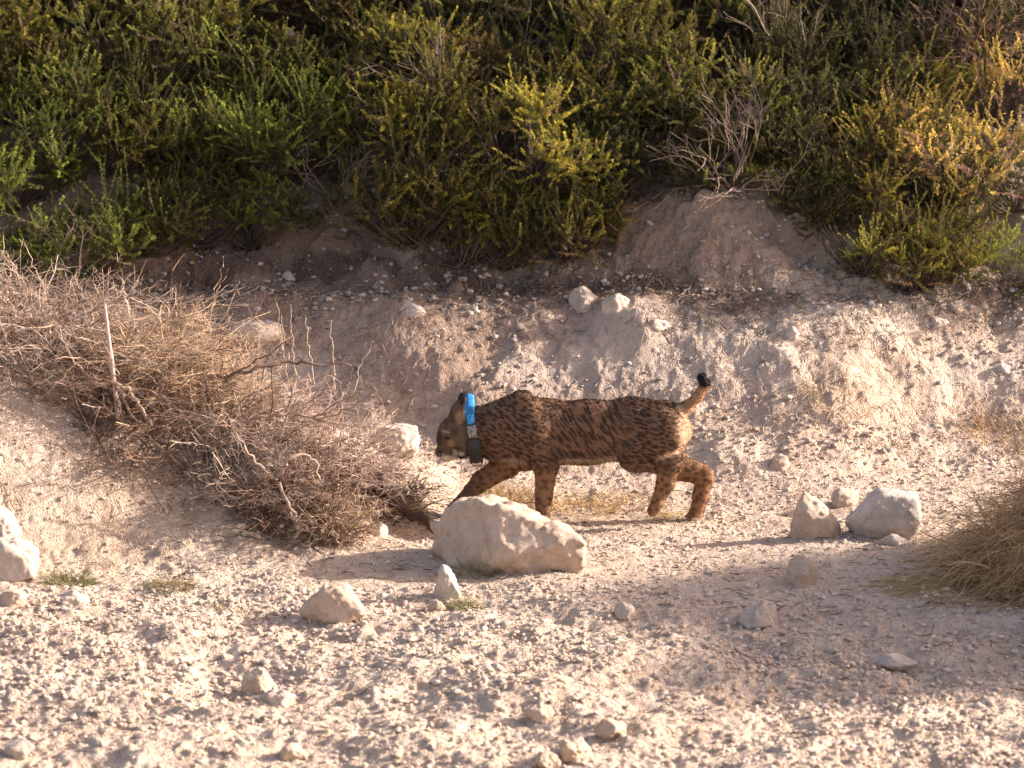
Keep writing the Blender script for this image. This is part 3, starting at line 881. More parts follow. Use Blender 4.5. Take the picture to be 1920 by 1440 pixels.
    for y0, sg in ((-.066, -1), (.046, 1)):
        px_ = rng.uniform(850, 876, n); py_ = rng.uniform(828, 852, n)
        b_ = np.array([W(a_, c_, y0 + .012 * sg * -1) for a_, c_ in zip(px_, py_)]) + rng.normal(0, .004, (n, 3))
        d_ = np.array([.35, .25 * sg, -1.0]) + rng.normal(0, .18, (n, 3)); d_ /= np.linalg.norm(d_, axis=1, keepdims=True)
        band = (np.floor((px_ - 850) / 6.5) % 2)[:, None]
        c_ = np.where(band > .5, np.array([[.03, .024, .02]]), np.array([[.58, .50, .42]])) * rng.uniform(.7, 1.2, (n, 1))
        v, ff, cc = needles(b_, d_, rng.uniform(.015, .030, n), np.full(n, .0011), c_)
        link("cheek_ruff", mesh("cheek_ruff", v - base, ff, cc, False, M_FUR), root)
    I3 = ico(3)
    def blob(nm, c, r, m, par=root):
        return link(nm, mesh(nm, I3[0] * np.array(r) + c - base, I3[1], None, True, m), par)
    blob("nose", W(821.5, 849, -.022), (.007, .011, .008), dk)
    am = mat_plain("amber_eye", (.45, .28, .05), (.25, .14, .03), .08)
    for y0, sgn in ((-.058, 1), (.022, -1)):
        e = blob("eye", W(836, 817, y0), (.009, .006, .008), am)
        blob("pupil", W(834.5, 817, y0 - .0035 * sgn), (.0045, .0035, .006), dk, e)
    n = 22
    wp = W(829, 850, -.045); Pp = np.zeros((n, 3, 3))
    for q, t in enumerate((0, .5, 1)):
        Pp[:, q] = wp + rng.normal(0, .004, (n, 3)) * (q == 0)
    dr = np.stack([rng.uniform(-.02, .03, n), rng.uniform(-.06, -.02, n), rng.uniform(-.03, .01, n)], 1)
    Pp[:, 1] = Pp[:, 0] + dr * .5; Pp[:, 2] = Pp[:, 0] + dr + np.array([0, 0, -.008])
    v, ff, cc = ribbons(Pp, np.array([[.0005, .0004, .0001]]).repeat(n, 0))
    link("whiskers", mesh("whiskers", v - base, ff, None, False, mat_plain("white_hair", (.6, .55, .5), (.7, .66, .6), .5)), root)

    # collar: strap round the neck, blue transmitter on top, grey clip, black battery box under the throat
    strap_m = mat_plain("black_strap", (.018, .018, .020), (.035, .034, .036), .55, 60)
    blue_m = mat_plain("blue_plastic", (.015, .11, .38), (.06, .36, .74), .35, 45)
    grey_m = mat_plain("grey_clip", (.10, .10, .10), (.34, .32, .31), .5, 90)
    box_m = mat_plain("black_box", (.022, .022, .022), (.045, .042, .038), .5, 30)
    met_m = mat_plain("steel_plate", (.50, .49, .48), (.62, .61, .60), .3, 30, .8)
    cc0 = W(886, 803, -.006)
    axis = Vector((-.97, 0, -.12)).normalized()
    def ringpts(a, r, off):
        U = np.array([0, 1, 0.]); Vv = np.array([-.12, 0, .97]); Vv /= np.linalg.norm(Vv); Ax = np.array([axis[0], 0, axis[2]])
        return cc0 + U * math.cos(a) * r * .86 + Vv * math.sin(a) * r * 1.18 + Ax * off
    def sweep(nm, a0, a1, r0, r1, hw, m, par, nseg=40, bulge=0):
        closed = abs(a1 - a0 - 2 * math.pi) < 1e-6
        V_ = []; F_ = []
        for i in range(nseg + 1):
            a = a0 + (a1 - a0) * i / nseg
            e = 1.0 if closed else min(1, (min(i, nseg - i) + .6) / 2.2)
            rr = r0 + (r1 - r0) * e
            for (r, o) in ((r0, -hw * .92), (rr - .0015, -hw), (rr, -hw + .002), (rr + bulge, 0), (rr, hw - .002), (rr - .0015, hw), (r0, hw * .92)):
                V_.append(ringpts(a, r, o))
        for i in range(nseg):
            for k in range(7):
                F_.append((i * 7 + k, (i + 1) * 7 + k, (i + 1) * 7 + (k + 1) % 7, i * 7 + (k + 1) % 7))
        me = mesh(nm, np.array(V_) - base, np.array(F_), None, False, m)
        if not closed:
            pass
        return link(nm, me, par)
    col = sweep("collar", 0, 2 * math.pi, .082, .0905, .019, strap_m, root, 64)
    A = math.radians
    sweep("blue_transmitter", A(34), A(140), .0885, .116, .020, blue_m, col, 26, .004)
    sweep("blue_side_case", A(140), A(163), .0885, .104, .015, blue_m, col, 14, .003)
    sweep("grey_clip", A(165), A(192), .0885, .104, .018, grey_m, col, 8, .002)
    sweep("battery_box", A(194), A(318), .0885, .122, .026, box_m, col, 20, .004)
    sweep("steel_plate", A(246), A(266), .120, .1325, .018, met_m, col, 8)
build_lynx()

# ------------------------------------------------------------------ heath shrubs
def shrub_parts(seed, rx=.34, hz=.50, nsprig=480, leaves=84):
    r = np.random.default_rng(seed)
    kup, kln, klf = r.uniform(.35, 1.0), r.uniform(.7, 1.35), r.uniform(.75, 1.3)
    # clumps spread over a low dome give an uneven outline with light and dark masses
    ncl = 16
    ca = r.uniform(0, 2 * np.pi, ncl); cq = np.sqrt(r.random(ncl))
    cl = np.stack([np.cos(ca) * cq * rx * .85, np.sin(ca) * cq * rx * .85, hz * (.14 + .62 * np.sqrt(np.clip(1 - cq ** 2, 0, 1)) * r.uniform(.45, 1.1, ncl))], 1)
    cs = r.uniform(.07, .14, ncl) * rx / .34
    cbright = r.uniform(.30, 1.45, ncl) if seed != 501 else r.uniform(.85, 1.4, ncl); chue = r.random(ncl); cup = r.uniform(.35, 1.0, ncl)
    cid = r.integers(0, ncl, nsprig)
    d = r.normal(size=(nsprig, 3)); d[:, 2] = d[:, 2] * .8 + .1; d /= np.linalg.norm(d, axis=1, keepdims=True)
    base = cl[cid] + d * (cs[cid] * r.uniform(.2, .9, nsprig))[:, None]
    ln = kln * r.uniform(.04, .11, nsprig) * r.choice([.6, 1, 1, 1, 1.9], nsprig)
    dirn = d * .85 + np.array([0, 0, kup]) * cup[cid][:, None] + r.normal(0, .30, (nsprig, 3)); dirn /= np.linalg.norm(dirn, axis=1, keepdims=True)
    K = 5
    P = np.zeros((nsprig, K, 3)); curv = r.normal(0, .030, (nsprig, 3))
    for k in range(K):
        t = k / (K - 1)
        P[:, k] = base + dirn * (ln * t)[:, None] + curv * t * t + np.array([0, 0, .012]) * t * t
    P[:, :, 2] = np.maximum(P[:, :, 2], .0)
    ns = nsprig // 3
    st = np.zeros((ns, 5, 3)); root = r.normal(0, .03, (ns, 3)); root[:, 2] = 0
    for k in range(5):
        t = k / 4
        st[:, k] = root * (1 - t) + base[:ns] * t + np.array([0, 0, .09]) * math.sin(math.pi * t) * (-.4) + r.normal(0, .010, (ns, 3)) * (0 < t < 1)
    sr = np.interp(np.linspace(0, 1, 5), [0, 1], [.0045, .0014])[None].repeat(ns, 0) * r.uniform(.5, 1.3, (ns, 1))
    t = r.random((nsprig, 1)); stc = np.array([[.06, .045, .038]]) * (1 - t) + np.array([[.17, .13, .105]]) * t
    woody = join([tubes(st, sr, 3, stc[:ns]), tubes(P, np.linspace(.0014, .0005, K)[None].repeat(nsprig, 0), 3, stc)])
    n = nsprig * leaves
    sid = np.repeat(np.arange(nsprig), leaves); tt = r.random(n) ** .8
    f = tt * (K - 1); i0 = np.minimum(f.astype(int), K - 2); fr = (f - i0)[:, None]
    pb = P[sid, i0] * (1 - fr) + P[sid, i0 + 1] * fr
    ax = P[sid, i0 + 1] - P[sid, i0]; ax /= np.linalg.norm(ax, axis=1, keepdims=True) + 1e-9
    rd = r.normal(size=(n, 3)); rd -= ax * (rd * ax).sum(1, keepdims=True); rd /= np.linalg.norm(rd, axis=1, keepdims=True) + 1e-9
    ld = ax * .7 + rd * r.uniform(.5, 1.2, (n, 1)); ld /= np.linalg.norm(ld, axis=1, keepdims=True)
    ll = klf * r.uniform(.008, .016, n) * (1.2 - .5 * tt); lw = r.uniform(.0014, .0024, n)
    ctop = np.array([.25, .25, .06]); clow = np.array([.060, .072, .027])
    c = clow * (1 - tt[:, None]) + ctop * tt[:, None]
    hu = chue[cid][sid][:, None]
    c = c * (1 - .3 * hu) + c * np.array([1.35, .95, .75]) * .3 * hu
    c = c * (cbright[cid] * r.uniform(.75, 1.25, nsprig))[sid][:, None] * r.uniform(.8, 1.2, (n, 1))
    # some sprigs are dead and brown
    dd = (r.random(nsprig) < .10)[sid][:, None]
    c = np.where(dd, np.array([.17, .12, .085]) * r.uniform(.7, 1.2, (n, 1)), c)
    return woody, needles(pb, ld, ll, lw, c)

SHRUBS = []
for q in range(7):
    wd, lf = shrub_parts(500 + q, rx=.36 + .05 * (q % 3), hz=.46 + .06 * (q % 4))
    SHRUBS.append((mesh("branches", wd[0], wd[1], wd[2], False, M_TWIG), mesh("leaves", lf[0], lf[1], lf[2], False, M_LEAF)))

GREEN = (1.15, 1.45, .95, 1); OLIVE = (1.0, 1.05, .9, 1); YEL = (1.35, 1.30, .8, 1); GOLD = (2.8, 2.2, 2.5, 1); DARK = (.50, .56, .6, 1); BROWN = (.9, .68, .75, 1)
NAMES = {GREEN: "fresh green", OLIVE: "olive green", YEL: "yellow green", GOLD: "golden leaved", DARK: "dark green", BROWN: "brownish"}
shrub_first = {}
def shrub(px, py, scale, tint, label, proto=None, group="heath shrubs growing on the bank"):
    proto = int(rng.integers(0, 7)) if proto is None else proto
    g = G(px, py)
    o = link("heath_shrub", None, None, label, "shrub", group, None, (g[0], g[1], Hs(g[0], g[1]) - .02))
    o.rotation_euler = (math.radians(rng.uniform(4, 12)), rng.uniform(-.1, .1), rng.uniform(0, 6.28))
    o.scale = (scale * rng.uniform(.9, 1.1), scale * rng.uniform(.9, 1.1), scale * rng.uniform(.9, 1.1))
    a = link("branches", SHRUBS[proto][0], o); a.color = (1, 1, 1, 1)
    b = link("leaves", SHRUBS[proto][1], o)
    j = rng.uniform(.65, 1.5) if tint != GOLD else 1.0
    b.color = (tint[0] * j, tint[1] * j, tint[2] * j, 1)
    return o

ORD = ["first", "second", "third", "fourth", "fifth", "sixth", "seventh", "eighth", "ninth", "tenth", "eleventh", "twelfth", "thirteenth", "fourteenth", "fifteenth", "sixteenth", "seventeenth", "eighteenth"]
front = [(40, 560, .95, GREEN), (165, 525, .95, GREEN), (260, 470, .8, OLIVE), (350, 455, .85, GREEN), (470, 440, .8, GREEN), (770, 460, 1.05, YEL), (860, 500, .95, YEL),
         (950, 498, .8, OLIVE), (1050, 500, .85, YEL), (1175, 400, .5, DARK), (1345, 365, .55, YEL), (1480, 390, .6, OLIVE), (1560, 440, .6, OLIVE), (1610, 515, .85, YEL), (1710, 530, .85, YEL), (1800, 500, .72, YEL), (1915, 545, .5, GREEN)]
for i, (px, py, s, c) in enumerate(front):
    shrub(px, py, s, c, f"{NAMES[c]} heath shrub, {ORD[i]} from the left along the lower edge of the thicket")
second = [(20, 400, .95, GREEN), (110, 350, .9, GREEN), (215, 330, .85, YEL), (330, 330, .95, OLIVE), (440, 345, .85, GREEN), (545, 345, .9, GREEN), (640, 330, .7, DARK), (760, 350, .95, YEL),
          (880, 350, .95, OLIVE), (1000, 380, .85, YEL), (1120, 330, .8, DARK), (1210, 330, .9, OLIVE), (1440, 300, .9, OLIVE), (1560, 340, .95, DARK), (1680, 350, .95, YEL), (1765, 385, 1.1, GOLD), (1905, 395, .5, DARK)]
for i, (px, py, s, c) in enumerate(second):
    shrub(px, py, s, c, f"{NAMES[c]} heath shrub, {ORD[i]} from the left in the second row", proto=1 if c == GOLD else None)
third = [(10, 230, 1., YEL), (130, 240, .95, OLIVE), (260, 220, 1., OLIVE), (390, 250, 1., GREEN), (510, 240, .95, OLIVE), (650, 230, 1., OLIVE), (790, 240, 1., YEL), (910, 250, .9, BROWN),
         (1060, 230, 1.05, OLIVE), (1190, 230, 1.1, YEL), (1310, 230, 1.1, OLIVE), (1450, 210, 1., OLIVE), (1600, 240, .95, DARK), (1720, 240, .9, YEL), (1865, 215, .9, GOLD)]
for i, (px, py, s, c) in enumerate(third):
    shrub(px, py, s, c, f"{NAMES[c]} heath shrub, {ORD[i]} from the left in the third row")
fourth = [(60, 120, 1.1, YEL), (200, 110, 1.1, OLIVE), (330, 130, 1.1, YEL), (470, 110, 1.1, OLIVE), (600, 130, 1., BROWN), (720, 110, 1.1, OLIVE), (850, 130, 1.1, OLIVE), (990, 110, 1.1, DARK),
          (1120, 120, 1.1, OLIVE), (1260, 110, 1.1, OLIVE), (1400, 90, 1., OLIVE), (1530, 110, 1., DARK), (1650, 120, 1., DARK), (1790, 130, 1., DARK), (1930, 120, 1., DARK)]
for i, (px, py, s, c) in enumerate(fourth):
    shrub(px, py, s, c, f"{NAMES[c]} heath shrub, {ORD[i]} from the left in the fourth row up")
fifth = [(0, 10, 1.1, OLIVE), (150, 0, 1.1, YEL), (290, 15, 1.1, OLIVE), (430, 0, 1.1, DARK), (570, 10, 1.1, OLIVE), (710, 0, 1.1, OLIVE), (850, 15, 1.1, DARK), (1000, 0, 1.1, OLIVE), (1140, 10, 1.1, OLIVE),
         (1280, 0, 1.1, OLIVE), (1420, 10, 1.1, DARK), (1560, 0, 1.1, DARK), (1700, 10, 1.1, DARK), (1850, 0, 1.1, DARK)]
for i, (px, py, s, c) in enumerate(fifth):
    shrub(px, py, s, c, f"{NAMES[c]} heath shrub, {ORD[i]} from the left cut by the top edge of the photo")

# ------------------------------------------------------------------ bare twiggy bushes
def twig_tree(seed, n0=7, spread=.6, L=.22, gens=4, r0=.006, up=.6, col=((.20, .15, .13), (.34, .27, .23)), gnarl=.12, kids=3):
    r = np.random.default_rng(seed); parts = []
    base = r.normal(0, .015, (n0, 3)); base[:, 2] = 0
    d = r.normal(size=(n0, 3)) * spread; d[:, 2] = np.abs(d[:, 2]) * .3 + up; d /= np.linalg.norm(d, axis=1, keepdims=True)
    rad = np.full(n0, r0); ln = np.full(n0, L) * r.uniform(.7, 1.3, n0)
    for g in range(gens):
        n = len(base); K = 5
        P = np.zeros((n, K, 3)); P[:, 0] = base; dd = d.copy()
        for k in range(1, K):
            dd = dd + r.normal(0, gnarl, (n, 3)); dd /= np.linalg.norm(dd, axis=1, keepdims=True)
            P[:, k] = P[:, k - 1] + dd * (ln / (K - 1))[:, None]
        P[..., 2] = np.maximum(P[..., 2], -.03)
        t = r.random((n, 1)); c = np.array([col[0]]) * (1 - t) + np.array([col[1]]) * t
        R = rad[:, None] * np.linspace(1, .62, K)[None]
        parts.append(tubes(P, R, 4 if g == 0 else 3, c))
        nb = []; nd_ = []; nr = []; nl = []
        for q in range(kids):
            kk = r.integers(2, K, n)
            nb.append(P[np.arange(n), kk] if q else P[:, -1]); e = dd + r.normal(0, .45, (n, 3)); e /= np.linalg.norm(e, axis=1, keepdims=True)
            nd_.append(e); nr.append(rad * .58); nl.append(ln * r.uniform(.55, .95, n))
        base = np.concatenate(nb); d = np.concatenate(nd_); rad = np.maximum(np.concatenate(nr), .0009); ln = np.concatenate(nl)
    return join(parts)

def bare_bush(px, py, label, seed, scale=1., name="bare_bush", rot=(0, 0, 0), yadd=0, **kw):
    V, F, C = twig_tree(seed, **kw)
    g = G(px, py)
    o = link(name, mesh(name, V, F, C, False, M_TWIG), None, label, "bare bush", None, None, (g[0], g[1] + yadd, Hs(g[0], g[1] + yadd) - .01))
    o.scale = (scale,) * 3; o.rotation_euler = rot
    return o
bare_bush(1390, 372, "tangled leafless bush leaning left over the bare bank above the lynx's tail", 601, 1.05, rot=(.25, -.75, 0), n0=9, L=.2, gens=4)
bare_bush(900, 300, "grey brown leafless bush in the middle of the thicket", 603, 1.1, rot=(.2, -.1, .5), n0=5, L=.22, gens=4, col=((.16, .12, .11), (.26, .2, .18)))
bare_bush(1000, 330, "grey leafless twigs right of the thicket's middle", 605, .9, rot=(.2, .3, 1.5), n0=4, L=.2, gens=4, col=((.16, .12, .11), (.28, .22, .2)))
bare_bush(1800, 150, "pale pinkish dry bush fanning out at the top right", 607, 1.1, rot=(.2, -.25, 0), n0=8, L=.2, gens=5, col=((.36, .24, .19), (.55, .38, .30)), up=.9, spread=.5)
bare_bush(330, 190, "dusky leafless bush among green shrubs at upper left", 609, 1., rot=(.1, .1, 2), n0=8, L=.2, gens=4, col=((.12, .09, .08), (.2, .16, .14)))
bare_bush(640, 380, "bare arched branches hanging below the green shrubs left of centre", 611, .8, rot=(.4, .6, 0), n0=5, L=.22, gens=4, col=((.18, .14, .12), (.30, .24, .2)))
bare_bush(420, 60, "bare twigs crossing at the top edge left of centre", 613, 1., rot=(.1, .2, 1), n0=6, L=.22, gens=4)
bare_bush(1500, 230, "thin leafless stems rising right of the central shrubs", 615, 1.15, rot=(.1, .1, 1), n0=5, L=.26, gens=4, up=1.3, spread=.3, col=((.2, .16, .13), (.32, .27, .22)))
bare_bush(130, 520, "drooping brown dead sprays in front of the left shrubs", 617, .6, rot=(.9, .2, .4), n0=6, L=.22, gens=4, col=((.26, .19, .13), (.4, .3, .22)))
bare_bush(1130, 400, "thin bare stem hanging off the right side of the central shrubs", 619, .6, rot=(.2, .5, 2), n0=2, L=.22, gens=3)

def pole(name, pts, rad, col, label, cat, sides=7, seed=0, mat=None, wob=.004):
    """one bent stick through the given world points"""
    r = np.random.default_rng(seed); pts = np.array(pts, float)
    s = np.concatenate([[0], np.cumsum(np.linalg.norm(np.diff(pts, axis=0), axis=1))]); K = max(8, len(pts) * 5)
    u = np.linspace(0, s[-1], K)
    P = np.stack([np.interp(u, s, pts[:, i]) for i in range(3)], 1)
    for _ in range(2): P[1:-1] = (P[:-2] + 2 * P[1:-1] + P[2:]) / 4
    P[1:-1] += r.normal(0, wob, (K - 2, 3))
    R = np.interp(u, np.linspace(0, s[-1], len(rad)), rad) * (1 + r.uniform(-.12, .12, K))
    V, F, C = tubes(P[None], R[None], sides, np.array([col]))
    caps = [np.arange(sides)[::-1][None], (np.arange(sides) + (K - 1) * sides)[None]]
    base = P[0].copy()
    o = link(name, mesh(name, V - base, [F] + caps, C, True, mat or M_TWIG), None, label, cat, None, None, base)
    return o
# snapped sapling with an orange broken end, lying in the shrubs
a = G(545, 130)
def sap():
    y0 = 2.75
    pts = [W(548, 78, y0), W(575, 112, y0 - .02), W(612, 160, y0 - .05), W(640, 205, y0 - .08)]
    pole("broken_branch", pts, [.008, .006, .005, .003], (.32, .28, .24), "thin pale broken branch with an orange end hanging in the upper left shrubs", "branch", seed=3)
    I = ico(3); c = W(546, 66, y0)
    V = I[0] * np.array([.022, .02, .038]) * (1 + .12 * fbm(I[0] * 3, 2, 4))[:, None]
    ca, sa = math.cos(.55), math.sin(.55)
    V = np.stack([V[:, 0] * ca - V[:, 2] * sa, V[:, 1], V[:, 0] * sa + V[:, 2] * ca], 1)
    o = bpy.data.objects["broken_branch"]
    tcol = np.where(V[:, 2:3] < 0, np.array([[.50, .20, .10]]), np.array([[.50, .38, .32]]))
    link("broken_end", mesh("broken_end", V + (c - np.array(o.location)), I[1], tcol, True, M_TWIG), o)
sap()

# ------------------------------------------------------------------ dry brush on the mound
def brush(px, py, label, seed, n=520, L=.42, scale=1., lean=(0., 0.), tint=(1, 1, 1, 1), rad=.30, yadd=0., hz=.35, fine=900, group="clumps of dry brush piled on the mound"):
    r = np.random.default_rng(seed)
    g = G(px, py); cx, cy = g[0], g[1] + yadd
    def stems(n, L, r0, droop, K=7, spread=1.):
        a = r.uniform(0, 2 * np.pi, n); q = np.sqrt(r.random(n)) * rad * spread
        bx = np.cos(a) * q; by = np.sin(a) * q * .8
        bz = H(cx + bx, cy + by) - Hs(cx, cy)
        P = np.zeros((n, K, 3)); P[:, 0] = np.stack([bx, by, bz + r.uniform(-.01, hz * .5, n) * (r.random(n) < .75) * (1 - .7 * (q / (rad * spread)) ** 2)], 1)
        d = np.stack([bx * 1.6 + lean[0] + r.normal(0, .45, n), by * 1.2 + lean[1] + r.normal(0, .40, n), r.uniform(-.15, .8, n)], 1)
        d /= np.linalg.norm(d, axis=1, keepdims=True); ll = L * r.uniform(.4, 1.15, n) * r.choice([1, 1, 1, 1, 1.45], n)
        for k in range(1, K):
            d = d + np.array([0, 0, -droop]) + r.normal(0, .17, (n, 3)); d /= np.linalg.norm(d, axis=1, keepdims=True)
            P[:, k] = P[:, k - 1] + d * (ll / (K - 1))[:, None]
        gz = (H((P[..., 0] + cx).ravel(), (P[..., 1] + cy).ravel()) - Hs(cx, cy)).reshape(n, K)
        P[..., 2] = np.maximum(P[..., 2], gz + .003)
        R = r.uniform(.6, 1.4, (n, 1)) * r0 * np.linspace(1, .45, K)[None]
        t = r.random((n, 1))
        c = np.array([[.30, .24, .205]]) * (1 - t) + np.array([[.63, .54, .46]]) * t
        dk = r.random((n, 1)) < .36; c = np.where(dk, c * .26, c)  # some stems darkened to paint shade into the gaps
        return tubes(P, R, 3, c), P
    n = int(n * .30); fine = int(fine * .42)
    s1, P1 = stems(n, L, .0024, .05)
    s2, _ = stems(fine, L * .75, .0012, .13, 6, 1.1)
    # side twigs on the stems
    m = fine; i = r.integers(0, n, m); k = r.integers(2, 6, m)
    b = P1[i, k]; d = P1[i, k] - P1[i, k - 1]; d /= np.linalg.norm(d, axis=1, keepdims=True) + 1e-9
    d = d + r.normal(0, .55, (m, 3)); d /= np.linalg.norm(d, axis=1, keepdims=True)
    P = np.zeros((m, 4, 3)); P[:, 0] = b; ll = r.uniform(.03, .13, m)
    for q in range(1, 4):
        d = d + r.normal(0, .13, (m, 3)); d /= np.linalg.norm(d, axis=1, keepdims=True); P[:, q] = P[:, q - 1] + d * (ll / 3)[:, None]
    t = r.random((m, 1)); c = np.array([[.31, .245, .205]]) * (1 - t) + np.array([[.64, .54, .46]]) * t
    s3 = tubes(P, np.linspace(.0013, .0006, 4)[None].repeat(m, 0), 3, c)
    parts = [s1, s2, s3]
    for q in range(4):
        tv, tf, tc = twig_tree(seed * 7 + q, n0=4, spread=1.1, L=L * .55, gens=5, r0=.0075, up=.25, col=((.25, .20, .175), (.60, .51, .44)), gnarl=.24, kids=3)
        a_ = r.uniform(0, 2 * np.pi); c_, s_ = math.cos(a_), math.sin(a_)
        tv = np.stack([tv[:, 0] * c_ - tv[:, 1] * s_, tv[:, 0] * s_ + tv[:, 1] * c_, tv[:, 2]], 1)
        ox, oy = r.uniform(-.5, .5) * rad + (lean[0] * .1), r.uniform(-.5, .5) * rad
        tv[:, 2] *= .62
        tv = tv + np.array([ox, oy, 0]); 
        g0 = H(cx + tv[:, 0], cy + tv[:, 1]) - Hs(cx, cy)
        tv[:, 2] = np.maximum(tv[:, 2] + Hs(cx + ox, cy + oy) - Hs(cx, cy) + hz * .25, g0 + .003)
        parts.append((tv, tf, tc))
    V, F, C = join(parts)
    o = link("dry_brush", mesh("dry_brush", V, F, C, False, M_TWIG), None, label, "dry brush", group, None, (cx, cy, Hs(cx, cy)))
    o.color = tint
    return o
STR = (1.15, 1.02, .82, 1); GRY = (1.0, .97, .95, 1); PNK = (1.12, 1.02, .96, 1); NUT_SHADE = (.52, .42, .37, 1)  # last tint darkens brown brush to paint in its shaded parts
brush(0, 740, "pinkish dry brush heaped against the left edge of the photo", 701, 560, .34, lean=(.1, .1), tint=PNK, rad=.34, yadd=.30, hz=.6)
brush(120, 765, "grey brown brush left of the pale stake", 703, 520, .34, lean=(.2, 0), tint=GRY, rad=.30, yadd=.22, hz=.5)
brush(250, 790, "straw coloured brush behind the foot of the pale stake", 705, 480, .32, lean=(.2, .05), tint=STR, rad=.28, yadd=.26, hz=.5)
brush(350, 825, "russet brush between the pale stake and the dark branch", 707, 440, .28, lean=(.3, .1), tint=STR, rad=.25, yadd=.2, hz=.35)
brush(455, 865, "brown brush under the long dark branch", 709, 380, .25, lean=(.3, 0), tint=PNK, rad=.24, yadd=.12, hz=.22)
brush(545, 905, "wiry pinkish brush spreading right under the tall thin stalks", 711, 260, .27, lean=(.3, .1), tint=PNK, rad=.22, yadd=.12, fine=460, hz=.25)
brush(635, 915, "thin brush reaching right towards the white rock", 713, 110, .26, lean=(.25, .0), tint=PNK, rad=.14, yadd=.05, fine=240, hz=.15)
brush(560, 985, "dark dense brush hanging down the front of the mound", 715, 380, .22, lean=(.05, -.15), tint=NUT_SHADE, rad=.17, hz=.3)
brush(450, 905, "dull brown brush low on the front of the mound", 717, 300, .24, lean=(.2, -.1), tint=GRY, rad=.19, hz=.25)
brush(735, 950, "olive brown brush at the right end of the pile, nearest the lynx", 719, 260, .15, lean=(.1, 0), tint=(.95, .88, .68, 1), rad=.14, hz=.2, fine=520)
brush(250, 825, "dark shaded brush below the forked branch", 721, 240, .24, lean=(.3, 0), tint=NUT_SHADE, rad=.20, hz=.2)
brush(620, 1000, "low straw tangle at the foot of the mound", 723, 200, .17, lean=(.1, -.2), tint=STR, rad=.13, fine=320, hz=.15)
brush(330, 720, "pale brush on the crest of the mound behind the pale stake", 725, 320, .24, lean=(.2, .1), tint=STR, rad=.22, yadd=.1, hz=.3)

# bigger sticks in the pile
pole("stake", [W(224, 800, -.40), W(212, 700, -.41), W(196, 570, -.42)], [.010, .0095, .0055], (.62, .47, .44), "straight pale pink stake standing in the brush at left", "stake", 8, 31, wob=.001)
def branchy(name, main, rad, col, kids, label, seed):
    o = pole(name, main, rad, col, label, "branch", 7, seed, wob=.006)
    for j, (p, rr) in enumerate(kids):
        k = pole("side_branch", p, rr, col, None, None, 6, seed + 10 + j)
        for key in ("label", "category"):
            if key in k: del k[key]
        k.parent = o; k.location = Vector(k.location) - Vector(o.location)
    return o
y = -.42
branchy("forked_branch", [W(60, 720, y), W(130, 715, y), W(185, 722, y), W(218, 718, y), W(250, 740, y), W(285, 800, y - .05)], [.004, .008, .010, .0105, .008, .004], (.46, .34, .27),
        [([W(218, 718, y), W(238, 760, y), W(262, 800, y - .03)], [.007, .005, .003]), ([W(185, 722, y), W(150, 690, y), W(120, 650, y)], [.006, .004, .003]),
         ([W(110, 716, y), W(60, 760, y), W(20, 790, y)], [.005, .004, .003])], "gnarled pale forked branch crossing behind the stake", 33)
y = -.20
branchy("dark_branch", [W(375, 712, y), W(440, 700, y), W(510, 688, y + .03), W(560, 678, y + .05), W(660, 686, y + .1)], [.008, .007, .006, .005, .003], (.16, .11, .09),
        [([W(440, 700, y), W(500, 665, y), W(540, 640, y)], [.004, .003, .002]), ([W(385, 710, y), W(390, 745, y), W(388, 790, y)], [.008, .007, .006]), ([W(425, 702, y), W(438, 745, y)], [.005, .004])],
        "long dark curved branch sticking out right over the brush", 35)
y = -.32
branchy("brown_branch", [W(450, 790, y), W(520, 778, y), W(590, 782, y), W(640, 775, y), W(700, 740, y)], [.007, .006, .005, .004, .003], (.38, .27, .20),
        [([W(590, 782, y), W(640, 800, y), W(700, 800, y)], [.004, .003, .002]), ([W(590, 782, y), W(640, 750, y), W(680, 735, y)], [.004, .003, .002]), ([W(560, 780, y), W(600, 730, y), W(625, 700, y)], [.003, .003, .002])],
        "brown spreading branch with fine twigs left of the lynx's head", 37)
y = -.3
branchy("dark_log", [W(690, 905, -.10), W(725, 935, -.18), W(765, 962, -.24), W(800, 975, -.30), W(822, 1000, -.36)], [.012, .016, .018, .020, .013], (.085, .052, .040),
        [([W(725, 935, -.18), W(712, 895, -.15), W(690, 860, -.12)], [.007, .005, .003]), ([W(765, 962, -.24), W(735, 985, -.28)], [.007, .004])],
        "dark crooked log lying at the right end of the brush, pointing at the boulder", 39)
y = -.66
branchy("twisted_branch", [W(585, 1000, y), W(545, 960, y), W(520, 900, y), W(545, 850, y), W(590, 860, y + .02), W(600, 900, y)], [.005, .006, .007, .008, .006, .004], (.44, .34, .27),
        [([W(545, 960, y), W(560, 990, y), W(600, 1005, y)], [.005, .004, .002]), ([W(520, 900, y), W(480, 870, y), W(440, 810, y)], [.006, .005, .003])],
        "twisted pale branch looping down the front of the pile", 41)
branchy("bent_twig", [W(150, 560, .2), W(200, 545, .2), W(232, 541, .2), W(240, 590, .2), W(243, 640, .2)], [.003, .004, .006, .006, .005], (.55, .45, .36),
        [([W(232, 541, .2), W(216, 555, .2), W(212, 575, .2)], [.003, .002, .002])], "thin bent twig arched above the top of the brush by the stake", 43)
branchy("upright_stalk", [W(372, 640, .35), W(392, 580, .35), W(410, 530, .35), W(418, 480, .35)], [.004, .003, .0025, .0015], (.46, .33, .24),
        [([W(392, 580, .35), W(412, 540, .35), W(428, 505, .35)], [.0025, .002, .001]), ([W(385, 600, .35), W(360, 570, .35), W(350, 590, .35)], [.002, .0015, .001])], "tall thin reddish stalk rising above the middle of the brush", 45)
